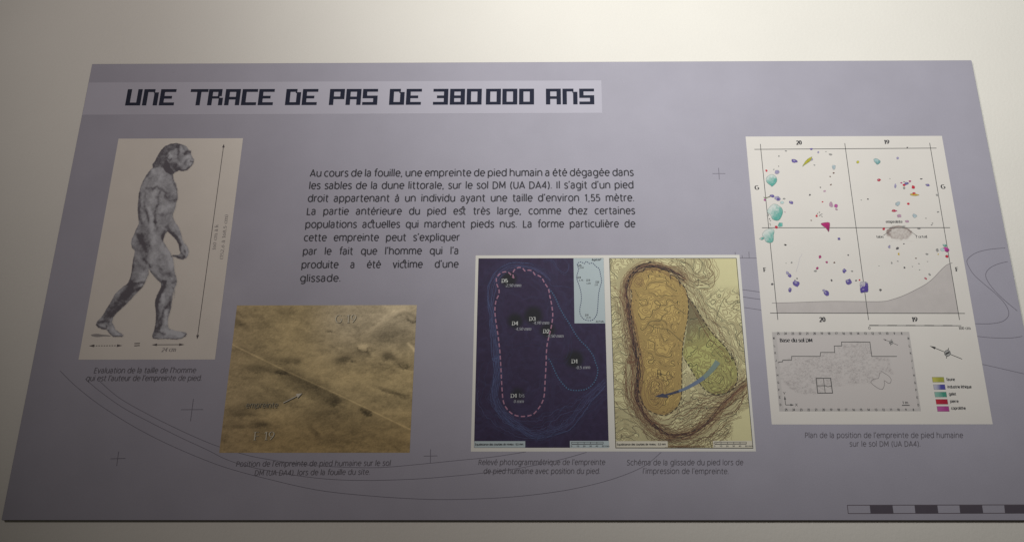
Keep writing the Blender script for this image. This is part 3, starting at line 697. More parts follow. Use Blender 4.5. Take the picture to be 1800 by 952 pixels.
def strands(path, offs, wob, freq, w, inks, name, parent, layer, dx=0.0, seed=1, clip=None, along=None):
    """many hand-drawn hairlines running beside a traced path"""
    pts = np.array(smooth(path, 8)); t = np.gradient(pts, axis=0); t /= np.hypot(t[:, 0], t[:, 1])[:, None] + 1e-9
    nn = np.stack([-t[:, 1], t[:, 0]], 1); arc = np.concatenate([[0], np.cumsum(np.hypot(*np.diff(pts, axis=0).T))])
    ks = [Ink() for _ in inks]; rng = random.Random(seed)
    for i, o_ in enumerate(offs):
        n1 = fbm(arc / freq + i * .23, np.full(arc.shape, i * .37 + seed), 200 + seed, 4, .66) - .5
        a = rng.randint(0, len(pts) // 3) if rng.random() < .6 else 0
        b = len(pts) - (rng.randint(0, len(pts) // 3) if rng.random() < .6 else 0)
        q = pts + nn * (o_ * (1 + (fbm(arc / 60, np.full(arc.shape, 3.1 + seed), 300 + seed, 2) - .5) * .9) + n1 * wob)[:, None]
        q = q[a:b] + np.array([dx, 0])
        if clip is not None: q = np.array([p for p in q if clip(p[0], p[1])])
        if len(q) > 3: ks[i % len(inks)].line([tuple(p) for p in q], w * rng.uniform(.7, 1.3))
    for j, (k, m) in enumerate(zip(ks, inks)):
        o = k.build(name, m, parent, layer); o['kind'] = 'stuff'; o.location.y -= (.7 * j + (seed % 7) * .2) * 1e-6
GX = 237.0          # the same relief stands in both prints, this many photo px apart
b3 = lambda p: Z(1055, 440, 2.645, p)
ridge_pts = b3([(395, 135), (330, 95), (240, 72), (180, 85), (135, 130), (118, 190), (126, 260), (138, 340), (153, 420), (168, 500), (177, 560), (172, 620), (170, 680), (192, 740), (228, 790), (270, 828), (330, 858), (390, 856), (450, 833), (510, 790), (550, 740), (600, 690), (680, 618)])
wall_ridge = smooth(ridge_pts, 2)
def relief(x, y):
    """height field of the footprint in the frame of the yellow print"""
    wx = x + (fbm(x / 13, y / 13, 71, 3) - .5) * 11; wy = y + (fbm(x / 13, y / 13, 81, 3) - .5) * 11
    s = sdist(wx, wy, foot4)
    dr = dist_path(wx, wy, wall_ridge)
    sg = sdist(wx, wy, green4)
    h = 7.0 * (1 - np.exp(-dr / 12.0)) * np.clip(sstep(-2, 6, s) + .35, 0, 1)
    h = h + 5.0 * (1 - np.exp(-np.clip(sg, 0, None) / 16)) * sstep(0, 10, s) * sstep(1200, 1225, x)
    h = h + sstep(10, 20, s) * sstep(1160, 1120, x) * (y - 600) / 5.6
    h = h + sstep(1, -6, s) * (y - 600) / 6.2 + sstep(1, -6, sg) * (y + x - 1850) / 7.5
    h = h + sstep(4, 14, s) * sstep(4, 14, sg) * sstep(1200, 1215, x) * ((x - 1240) * .10 - (y - 560) * .05)
    h = h + sstep(6, 16, s) * sstep(700, 735, y) * (y - 700) / 5.5
    h = h + 5.0 * sstep(2, -5, s) * sstep(-16, -5, s)
    h = h - 6.0 * blob(wx, wy, 1122, 492, 9, 10, 0) - 11.0 * blob(wx, wy, 1150, 690, 19, 26, 0) - 4 * blob(wx, wy, 1185, 585, 26, 30, 20) + 4 * blob(wx, wy, 1140, 625, 20, 12, 0)
    h = h - 9.0 * blob(wx, wy, 1258, 665, 30, 40, -25) - 5.0 * blob(wx, wy, 1222, 590, 12, 24, 0)
    h = h + (fbm(wx / 29, wy / 24, 91, 2, .5) - .5) * 9 + (fbm(x / 11, y / 10, 95, 2, .5) - .5) * 3.4
    return h
def contours(x, y, hf, step=1.0, wid=0.62):
    e = .35
    h = hf(x, y); hx = (hf(x + e, y) - hf(x - e, y)) / (2 * e); hy = (hf(x, y + e) - hf(x, y - e)) / (2 * e)
    g = np.hypot(hx, hy) / step + 1e-6
    q = h / step; fr = np.abs(q - np.round(q)); dpx = fr / g
    major = (np.round(q).astype(int) % 5) == 0
    w = np.where(major, wid * 1.25, wid)
    line = 1 - sstep(w * .45, w * 1.35, dpx)
    dens = sstep(.22, .75, g)
    line = line * (1 - .6 * sstep(.5, .85, g))
    return line, major, dens, g
def dark_print(x, y):
    X_ = x + GX; jx = x + GX
    ln, mj, de, g = contours(jx, y, relief, 1.0, .5)
    c = np.zeros(x.shape + (3,)); c[:] = (0.033, 0.023, 0.058)
    c *= (0.85 + .45 * fbm(x / 6, y / 6, 7, 4))[..., None]
    f = ln * np.where(mj, .07, .01) + de * ln * .12
    f *= .35 + 1.1 * fbm(x / 22, y / 22, 8, 3)
    f += .36 * np.exp(-(dist_path(x, y, smooth(a1([(700, 250), (640, 190), (540, 140), (440, 125), (350, 135), (270, 190), (230, 260)]), 3)) / .9) ** 2)
    for off in (-1.6, .9, 3.4):
        f += .14 * np.exp(-(dist_path(x + (fbm(x / 9, y / 9, 3, 2) - .5) * 5 + off, y, smooth(a1([(200, 420), (212, 520), (218, 640), (235, 760), (250, 900)]) + a2([(215, 40), (232, 140), (215, 230), (200, 330), (245, 420), (310, 500), (350, 560)]), 3)) / 1.2) ** 2)
        f += .20 * np.exp(-(dist_path(x, y + (fbm(x / 8, y / 8, 4, 3) - .5) * 16 + off * 2.0, smooth(a2([(270, 440), (400, 540), (500, 605), (600, 570), (720, 540), (820, 420), (900, 320), (1010, 210)]), 3)) / 1.0) ** 2)
    c = mix(c, (0.10, 0.125, 0.27), np.clip(f, 0, .7))
    for cx, cy, r in [(355, 245, 78), (410, 590, 78), (560, 545, 92), (680, 665, 76), (905, 910, 90)]:
        qx, qy = a1([(cx, cy)])[0]; dd = np.hypot(x - qx, y - qy) / (r / 4.76)
        c = mix(c, (0.016, 0.018, 0.020), sstep(1.15, .45, dd) * .92)
    qx, qy = a2([(370, 300)])[0]
    c = mix(c, (0.016, 0.018, 0.020), sstep(1.2, .3, np.hypot(x - qx, y - qy) / 14) * .8)
    return c
c3 = [(841, 453.7), (1060.5, 453.7), (1070.6, 786.3), (833.3, 786)]
rp = tone_print('relief_print', c3, dark_print, 0.8, mount, 1, tone_m, 'dark violet relief print with pink dashed foot outline')
in3 = lambda x, y: 842 - (y - 454) * .022 < x < 1060 + (y - 454) * .029 and 454.5 < y < 774 and not (x > 1005 and y < 570)
bl_i = [ink((0.065, 0.08, 0.17)), ink((0.10, 0.125, 0.25)), ink((0.05, 0.058, 0.125))]
ridge3 = (a1([(700, 250), (640, 190), (540, 140), (440, 125), (350, 135), (270, 190), (225, 270), (200, 420), (212, 520), (218, 640), (235, 760), (250, 900)]) +
          a2([(215, 40), (226, 140), (212, 230), (205, 330), (245, 420), (310, 490), (400, 550), (500, 600), (600, 575), (720, 540), (820, 430), (900, 320), (1010, 215)]))
strands(ridge3, [-6 + i * .9 for i in range(15)], 7, 19, .34, bl_i, 'hachure_lines', rp, .7, seed=23, clip=in3)
strands(a2([(200, 60), (160, 200), (130, 330), (200, 430), (300, 500), (420, 540), (560, 540), (680, 440), (800, 400), (900, 330), (1000, 260)]), [-14 + i * 4.2 for i in range(9)], 15, 15, .3, bl_i, 'hachure_lines', rp, .7, seed=25, clip=in3)
strands(a1([(640, 90), (720, 80), (770, 150), (830, 190), (860, 110)]), [0, 3], 4, 15, .3, bl_i[:1], 'hachure_lines', rp, .7, seed=27, clip=in3)
strands(a1([(690, 230), (710, 290), (800, 300), (880, 320), (1000, 420)]), [0], 4, 15, .35, bl_i[:1], 'hachure_lines', rp, .7, seed=29, clip=in3)
strands(a1([(340, 800), (400, 790), (500, 770), (640, 800), (740, 900), (840, 880), (850, 700), (800, 560)]), [0, 5], 7, 12, .28, bl_i[2:], 'hachure_lines', rp, .7, seed=31, clip=in3)
pink = ink((0.35, 0.185, 0.265)); pale = ink((0.50, 0.52, 0.50)); pale2 = ink((0.30, 0.31, 0.34))
k = Ink(); k.dashes(smooth(foot3, 4, True), 1.5, 5.0, 2.7, True); k.build('foot_outline', pink, rp, 1.5)
k = Ink()
k.dashes(smooth(a1([(690, 322), (735, 380), (780, 480), (820, 550), (860, 610), (900, 680), (950, 750), (1010, 810), (1060, 880)]) + a2([(935, 60), (955, 120), (945, 180), (915, 230), (870, 262), (810, 272), (750, 266), (715, 240), (670, 185), (640, 125), (610, 60), (588, 35)]), 4), 1.5, 1.7, 1.4)
k.build('slide_outline', ink((0.07, 0.135, 0.235)), rp, 1.5)
k = Words(); k2 = Words()
for s, x_, y_, w_ in [("D5", 295, 268, 50), ("D4", 382, 624, 50), ("D3", 526, 586, 52), ("D2", 642, 690, 52), ("D1", 880, 941, 50)]:
    q = a1([(x_, y_), (x_ + w_, y_)]); text(k, s, q[0], q[1], 6.9, .19, serif=True)
for s, x_, y_, w_ in [("-2,50 mm", 318, 304, 138), ("-4,50 mm", 400, 668, 140), ("-4,90 mm", 550, 617, 140), ("-9,50 mm", 668, 727, 142)]:
    q = a1([(x_, y_), (x_ + w_, y_)]); text(k2, s, q[0], q[1], 5.4, .16, serif=True, slant=.22)
q = a2([(322, 323), (366, 323), (382, 321), (422, 321), (343, 362), (415, 361), (790, 116), (898, 114)])
text(k, "D1", q[0], q[1], 6.9, .19, serif=True); text(k2, "bis", q[2], q[3], 6.6, .12)
text(k2, "0 mm", q[4], q[5], 5.4, .15, serif=True, slant=.22); text(k2, "-0,5 mm", q[6], q[7], 5.4, .16, serif=True, slant=.22)
k.build('lettering', pale, rp, 2); k2.build('lettering', pale2, rp, 2, 'small italic depth values')
ice = mat('pale_blue_print', (0.44, 0.52, 0.54), 0.62, 0.2, mottle=0.02, mscale=30, grain=0.03)
ins = sheet('pressure_inset', [(1008, 453.9), (1060.6, 453.9), (1064.1, 568), (1010, 568)], ice, 2.5, mount, 'pale blue inset with dotted foot outline')
i1 = lambda p: Z(950, 440, 6.8, p)
navy = ink((0.045, 0.055, 0.13)); blk = ink((0.05, 0.05, 0.055))
k = Ink(); k.dashes(smooth(i1([(440, 175), (450, 150), (485, 138), (525, 158), (548, 132), (585, 158), (625, 152), (660, 190), (700, 220), (718, 290), (730, 370), (712, 440), (695, 520), (688, 620), (682, 700), (670, 770), (630, 825), (580, 838), (520, 822), (478, 770), (470, 700), (485, 620), (488, 540), (475, 460), (448, 380), (432, 320), (450, 250), (455, 215)]), 4, True), .95, 1.7, 1.1, True)
k.build('foot_outline', navy, ins, 1)
k = Words()
for s, x_, y_, w_ in [("D5", 448, 192, 42), ("D4", 440, 334, 42), ("D3", 550, 366, 42), ("D2", 660, 388, 40), ("D1", 535, 782, 38)]:
    q = i1([(x_, y_), (x_ + w_, y_)]); text(k, s, q[0], q[1], 3.4, .22, serif=True)
for s, x_, y_, w_ in [("2,65", 465, 215, 50), ("1,75", 458, 366, 50), ("1,45", 548, 403, 50), ("1,8", 645, 420, 38), ("2,75", 548, 812, 50)]:
    q = i1([(x_, y_), (x_ + w_, y_)]); text(k, s, q[0], q[1], 3.0, .15, serif=True, slant=.22)
q = i1([(615, 124), (722, 122), (662, 858), (765, 858)]); text(k, "kg/cm²", q[0], q[1], 3.6, .2, serif=True, slant=.22); text(k, "ACTUEL", q[2], q[3], 2.9, .2)
k.build('lettering', blk, ins, 1)
def print_foot(parent, zf, x0, x1, x2, x3, m, nm):
    """the two strips printed along the bottom of each footprint picture"""
    t = sheet('note_strip', zf([(x0, 640), (x1, 640), (x1 + 1, 686), (x0, 686)]), m, 2, parent, 'pale strip with the contour interval')
    k = Words(); q = zf([(x0 + 6, 671), (x1 - 14, 669)]); text(k, "Équidistance des courbes de niveau : 0,5 mm", q[0], q[1], 3.5, .2); k.build('lettering', blk, t, 1)
    t = sheet('scale_strip', zf([(x2, 638), (x3, 638), (x3 + 2, 688), (x2, 688)]), m, 2, parent, 'pale strip with a millimetre scale')
    k = Ink(); a, b = x2 + 12, x2 + 242
    k.line(zf([(a, 648), (b, 646)]), .45); k.line(zf([(a, 662), (b, 660)]), .8); 
    for i in range(6): k.line(zf([(a + (b - a) * i / 5, 646), (a + (b - a) * i / 5, 661)]), .5)
    k.build('scale_bar', blk, t, 1)
    k = Words()
    for i, s in enumerate(("0", "10", "20", "30", "40")):
        cx = a + (b - a) * i / 5; w = 9 if s == "0" else 18
        q = zf([(cx - w / 2, 681), (cx + w / 2, 681)]); text(k, s, q[0], q[1], 2.6, .2)
    q = zf([(b - 9, 681), (b + 45, 681)]); text(k, "50 mm", q[0], q[1], 2.6, .2); k.build('lettering', blk, t, 1)
print_foot(mount, a2, 57, 427, 752, 1035, ice, 'a')

def yellow(x, y):
    c = np.zeros(x.shape + (3,)); c[:] = (0.62, 0.585, 0.335)
    c *= (0.985 + .05 * fbm(x / 12, y / 12, 3, 2))[..., None]
    s4 = sdist(x, y, foot4); sg = sdist(x, y, green4)
    # brownish wash where lines crowd
    ln, mj, de, g = contours(x, y, relief, .78, .54)
    blank = sstep(1240, 1262, x + (fbm(x / 10, y / 10, 2, 2) - .5) * 20) * sstep(520, 498, y)
    blank = np.maximum(blank, sstep(0, 8, (x - 1290) * .75 + (y - 728) - abs(y - 735) * .15) * sstep(1282, 1290, x) * sstep(705, 720, y))
    c = mix(c, (0.51, 0.375, 0.135), sstep(.6, -.6, s4))
    grn = np.zeros_like(c); grn[:] = (0.45, 0.45, 0.17)
    grn = mix(grn, (0.235, 0.22, 0.125), sstep(625, 560, y + (x - 1215) * .5))
    fg = sstep(.6, -.6, sg) * sstep(-.5, .5, s4)
    c = c * (1 - fg[..., None]) + grn * fg[..., None]
    dr = dist_path(x, y, wall_ridge)
    wash = np.exp(-(dr / 8) ** 2) * .5 * sstep(-3, 2, s4) + .3 * np.exp(-(np.abs(s4) / 7) ** 2) * sstep(1200, 1150, x)
    c = mix(c, (0.34, 0.205, 0.10), np.clip(wash * 1.15, 0, .62) * (1 - blank))
    col = np.where(mj[..., None], np.array((0.045, 0.036, 0.028)), np.array((0.155, 0.095, 0.05)))
    f = ln * np.where(mj, .95, .86) * (1 - blank)
    c = c * (1 - f[..., None]) + col * f[..., None]
    # the heavy pen lines round the heel and outer edge
    wob = (fbm(x / 8, y / 8, 44, 3) - .5) * 14; wob2 = (fbm(x / 6, y / 6, 46, 3) - .5) * 12
    right_curl = smooth(b1([(880, 64), (905, 110), (890, 150), (925, 190), (935, 240), (925, 290), (880, 325), (800, 320), (720, 295), (680, 255), (640, 200)]), 4)
    dd = dist_path(x, y, right_curl); c = mix(c, (0.16, 0.10, 0.05), np.exp(-(dd / .75) ** 2) * .85)
    for pts in ([(800, 65), (830, 110), (800, 190), (770, 190), (730, 130), (650, 90), (570, 85)], [(940, 600), (975, 480), (1020, 400), (1050, 450), (1130, 420), (1080, 480), (1140, 500)], [(1165, 670), (1110, 740), (1170, 820)], [(370, 620), (400, 590), (480, 590), (500, 545), (540, 520), (510, 490), (590, 455), (610, 480), (690, 530)], [(380, 620), (460, 650), (540, 660), (600, 710), (670, 770)]):
        dd = dist_path(x + wob * .15, y, smooth(b1(pts), 3)); c = mix(c, (0.06, 0.06, 0.04), np.exp(-(dd / .6) ** 2) * .85)
    for pts in ([(130, 590), (150, 620), (240, 580), (215, 545), (240, 530), (290, 560), (325, 630)], [(85, 350), (130, 400), (200, 450), (300, 490), (370, 540), (390, 600)], [(565, 330), (620, 355), (650, 310), (700, 290), (760, 310), (900, 290), (1040, 190)], [(500, 470), (560, 430), (640, 400), (760, 400), (860, 380), (960, 290), (1060, 230)]):
        dd = dist_path(x + wob * .2, y + wob2 * .2, smooth(b2(pts), 3)); c = mix(c, (0.07, 0.045, 0.04), np.exp(-(dd / .7) ** 2) * .8)
    return c
c4 = [(1070.9, 453.7), (1294.2, 453.4), (1323.8, 787.4), (1082.2, 786.7)]
yp = tone_print('contour_print', c4, yellow, 0.56, mount, 1, tone_m, 'yellow contour drawing of the footprint with green heel shape')
in4 = lambda x, y: 1072 + (y - 454) * .032 < x < 1293.5 + (y - 454) * .089 and 454.5 < y < 786
br = [ink((0.20, 0.115, 0.065)), ink((0.045, 0.032, 0.035)), ink((0.21, 0.115, 0.075)), ink((0.13, 0.085, 0.06))]
ink_lines = 'hachure_lines'
strands(ridge_pts, [-3.0 + i * .5 for i in range(13)], 6.5, 9, .55, [br[1], br[1], br[2]], ink_lines, yp, .8, seed=3, clip=in4)
strands(ridge_pts, [3.0 + i * .8 for i in range(11)], 7, 14, .30, [br[0], br[3], br[2]], ink_lines, yp, .7, seed=4, clip=in4)
strands(ridge_pts, [-9.5 + i * .9 for i in range(8)], 5, 11, .36, [br[0], br[3], br[2]], ink_lines, yp, .7, seed=6, clip=in4)
strands(ridge_pts[9:19], [10 + i * 1.6 for i in range(9)], 11, 14, .28, [br[0], br[3]], ink_lines, yp, .7, seed=8, clip=in4)
strands(b1([(60, 330), (130, 400), (170, 520), (195, 680), (225, 820), (240, 930)]) + b2([(205, 60), (180, 200), (190, 320), (260, 430), (330, 520)]), [-9 + i * 1.5 for i in range(13)], 9, 22, .38, br[:1] + br[2:], 'hachure_lines', yp, .7, seed=5, clip=in4)
strands(b2([(330, 450), (430, 480), (520, 450), (620, 400), (720, 350), (820, 320), (900, 290), (1000, 210), (1060, 150)]), [-9 + i * 2.0 for i in range(24)], 17, 15, .42, [br[0], br[1], br[2], br[3]], 'hachure_lines', yp, .7, seed=7, clip=in4)
strands(b2([(400, 560), (520, 640), (640, 655), (760, 620), (850, 560), (930, 500), (1010, 470)]), [-8 + i * 2.2 for i in range(14)], 14, 13, .34, [br[3], br[0]], 'hachure_lines', yp, .7, seed=9, clip=lambda x, y: in4(x, y) and (x < 1290 or y < 735))
strands(b1([(560, 150), (680, 240), (750, 340), (800, 440), (860, 540), (930, 640), (980, 740), (1060, 830), (1110, 930)]), [-4 + i * 2.0 for i in range(15)], 11, 17, .36, [br[3], br[0]], 'hachure_lines', yp, .7, seed=11, dx=6.0, clip=lambda x, y: in4(x, y) and x > 1206 + (y - 520) * .52)
strands(b1([(560, 100), (640, 110), (700, 170), (760, 240), (860, 250), (930, 200), (900, 120), (890, 70)]), [-9 + i * 1.9 for i in range(10)], 8, 18, .34, [br[3], br[0]], 'hachure_lines', yp, .7, seed=13, clip=in4)
k = Ink(); k.line([(1071.2, 454), (1294, 453.7), (1323.4, 787), (1082.5, 786.4)], .65, True); k.build('frame_line', blk, yp, 1)
k = Ink(); dash_ink = ink((0.035, 0.032, 0.035))
k.dashes(smooth(foot4[4:], 3), 1.0, 4.2, 2.6)
k.dashes(smooth(green4[:20], 3), 1.0, 4.0, 2.4)
k.dashes(b1([(400, 95), (300, 130), (230, 210), (205, 262)]), 1.0, 4.0, 2.4)
b5 = lambda p: Z(1120, 450, 8.657, p)
for seg in ([(500, 285), (510, 360)], [(165, 285), (182, 345)], [(325, 225), (352, 245)], [(-60, 255), (0, 235), (90, 240)], [(130, 165), (95, 232)], [(180, 140), (285, 155)], [(355, 215), (420, 203)], [(440, 200), (505, 242)], [(555, 298), (605, 325)], [(628, 345), (655, 465)], [(215, 225), (245, 245)], [(325, 290), (350, 305)], [(-20, 180), (60, 140)], [(300, 130), (480, 200), (600, 270), (720, 325)], [(-80, 200), (-10, 160), (120, 120), (250, 95)]):
    k.line(b5(seg), .75)
k.build('foot_outline', dash_ink, yp, 1)
def rings(cx, cy, radii, m, w, seed):
    k = Ink(); rng = random.Random(seed)
    for rx_, ry_ in radii:
        ph = [rng.uniform(0, 6.3) for _ in range(3)]
        k.line([(cx + (rx_ + .8 * math.sin(3 * t + ph[0]) + .6 * math.sin(7 * t + ph[1])) * math.cos(t), cy + (ry_ + 1.0 * math.sin(2 * t + ph[2]) + .5 * math.sin(9 * t + ph[0])) * math.sin(t)) for t in np.linspace(0, 6.283, 40)[:-1]], w, True)
    k.build('pit_rings', m, yp, .9)
rings(1123, 495, [(2.2, 2.6), (4.4, 4.8), (6.4, 6.8), (8.6, 9.4)], br[2], .36, 1)
rings(1151, 690, [(2.5, 5), (5, 9), (7.5, 13), (10, 17), (12.5, 21), (15.5, 25), (19, 29)], br[2], .34, 2)
rings(1158.5, 657.5, [(4, 3)], br[1], .4, 3); rings(1176, 662, [(5, 4.6)], br[1], .4, 4)
rings(1262, 668, [(5, 7), (11, 14), (17, 21), (24, 28)], br[3], .30, 5)
# slide arrow, ink thickening towards its tail
cl = smooth(b2([(835, 62), (800, 110), (745, 168), (680, 214), (600, 258), (520, 288), (455, 304)]), 5)
wd = np.linspace(1, 0, len(cl)); qs = [P(*p) for p in cl]
k = Ink(); k.ribbon(qs[:12], [(1.9 + 4.9 * w) / 1000 for w in wd[:12]]); k.build('slide_arrow', ink((0.20, 0.265, 0.235)), yp, 1.5, 'blue curved arrow tail')
k = Ink(); k.ribbon(qs[11:24], [(1.9 + 4.9 * w) / 1000 for w in wd[11:24]]); k.build('slide_arrow', ink((0.15, 0.195, 0.275)), yp, 1.5, 'blue curved arrow middle')
k = Ink(); k.ribbon(qs[23:], [(1.9 + 4.9 * w) / 1000 for w in wd[23:]]); k.ppoly(b2([(373, 318), (432, 293), (452, 300), (468, 306), (474, 326), (420, 321)])); k.build('slide_arrow', ink((0.065, 0.07, 0.11)), yp, 1.5, 'dark arrow head on the heel')
print_foot(mount, b2, 95, 470, 800, 1089, mat('cream_strip', (0.66, 0.63, 0.52), 0.62, 0.2, grain=.03), 'b')

# ------------------------------------------------------------------ picture: excavation plan
paper5 = mat('white_paper', (0.66, 0.635, 0.595), 0.62, 0.2, mottle=0.025, mscale=14, grain=0.035)
plan = sheet('plan_print', [(1310, 241), (1655.6, 238.2), (1744.8, 745), (1357.3, 745.4)], paper5, 1, label='white excavation plan with coloured finds')
e1 = lambda p: Z(1300, 230, 4.535, p)
e2 = lambda p: Z(1480, 230, 4.532, p)
e3 = lambda p: Z(1310, 420, 5.95, p)
e4 = lambda p: Z(1510, 420, 5.95, p)
e5 = lambda p: Z(1330, 570, 5.29, p)
e6 = lambda p: Z(1600, 570, 4.14, p)
prof = smooth(e3([(278, 669), (325, 668), (500, 663), (800, 652), (960, 650)]) + e4([(0, 652), (240, 652), (350, 630), (470, 588), (600, 525), (700, 470), (780, 405), (850, 330), (910, 275), (950, 256)]), 4)
k = Ink(); lo = [p for p in prof if p[0] > 1364.4]
k.ppoly([(1364.4, lo[0][1])] + lo + [(1684.2, 550.4), (1366.2, 549.9)]); k.build('grey_area', ink((0.49, 0.46, 0.445)), plan, .6)
k = Ink(); k.line(prof + e4([(975, 250)]), .6); k.build('profile_line', ink((0.24, 0.22, 0.22)), plan, 1)
gl = ink((0.09, 0.09, 0.09))
for a, b in [((1326, 262.7), (1646, 260.5)), ((1336.4, 253.2), (1367.2, 561.7)), ((1484.8, 252), (1526.6, 562)), ((1634, 251.4), (1686.5, 562)), ((1339.3, 400.3), (1669.8, 400.1)), ((1353.7, 549.9), (1696, 550.5))]:
    k = Ink(); k.line([a, b], .8); k.build('grid_line', gl, plan, 1.2)
k = Words()
for s, zf, x_, y_, w_, h_ in [("20", e1, 455, 109, 40, 7.2), ("19", e2, 338, 104, 40, 7.2), ("G", e1, 122, 468, 34, 7.6), ("G", e2, 790, 461, 34, 7.8), ("F", e3, 192, 340, 32, 7.6), ("F", e4, 1012, 336, 32, 7.6), ("20", e3, 780, 862, 58, 8.4), ("19", e4, 556, 862, 56, 8.4)]:
    q = zf([(x_, y_), (x_ + w_, y_)]); text(k, s, q[0], q[1], h_, .2, serif=True)
k.build('lettering', blk, plan, 1.3, 'bold grid numbers and letters')
k = Words(); q = e4([(98, 944), (120, 944), (1044, 944), (1166, 944)])
text(k, "0", q[0], q[1], 5.0, .14, serif=True); text(k, "100 cm", q[2], q[3], 5.0, .14, serif=True)
q = e2([(350, 733), (482, 733), (275, 852), (330, 852), (588, 852), (678, 852)])
text(k, "empreinte", q[0], q[1], 4.6, .16, serif=True); text(k, "talon", q[2], q[3], 4.2, .14, serif=True); text(k, "1 orteil", q[4], q[5], 4.2, .14, serif=True)
k.line(e2([(330, 832), (395, 793)]), .45); k.line(e2([(530, 790), (600, 838)]), .45)
k.build('lettering', blk, plan, 1.3, 'small serif words on the plan')
sbar = Ink(); q = e4([(105, 902), (1068, 904)]); sbar.line(q, 1.15); sb5 = sbar.build('scale_bar', gl, plan, 1.2)
for i in range(5):
    a = 203 + i * 193; k = Ink(); k.line(e4([(a, 902.3), (min(a + 93, 1066), 902.6)]), .7); k.build('bar', ink((0.42, 0.41, 0.39)), sb5, .6)
# footprint smudge on the plan
def smudge(x, y):
    cx, cy = e2([(455, 812)])[0]; u = (x - cx) / 22.5; v = (y - cy) / 12.8
    r = np.hypot(u, v) + (fbm(x / 4, y / 4, 6, 3) - .5) * .35
    c = np.zeros(x.shape + (3,)); c[:] = (0.66, 0.635, 0.595)
    f = sstep(1.05, .75, r) * (.12 + .5 * (fbm(x / 2.2, y / 2.2, 8, 3)))
    f += .75 * np.exp(-((r - .86) / .12) ** 2) * (.25 + .75 * sstep(.3, -.5, v) + .5 * sstep(.3, .9, -u)) 
    return mix(c, (0.21, 0.15, 0.135), np.clip(f, 0, .85))
tone_print('footprint_smudge', [e2([(345, 748)])[0], e2([(565, 748)])[0], e2([(575, 878)])[0], e2([(350, 878)])[0]], smudge, 0.7, plan, .8, tone_m, 'soft brown drawn footprint')
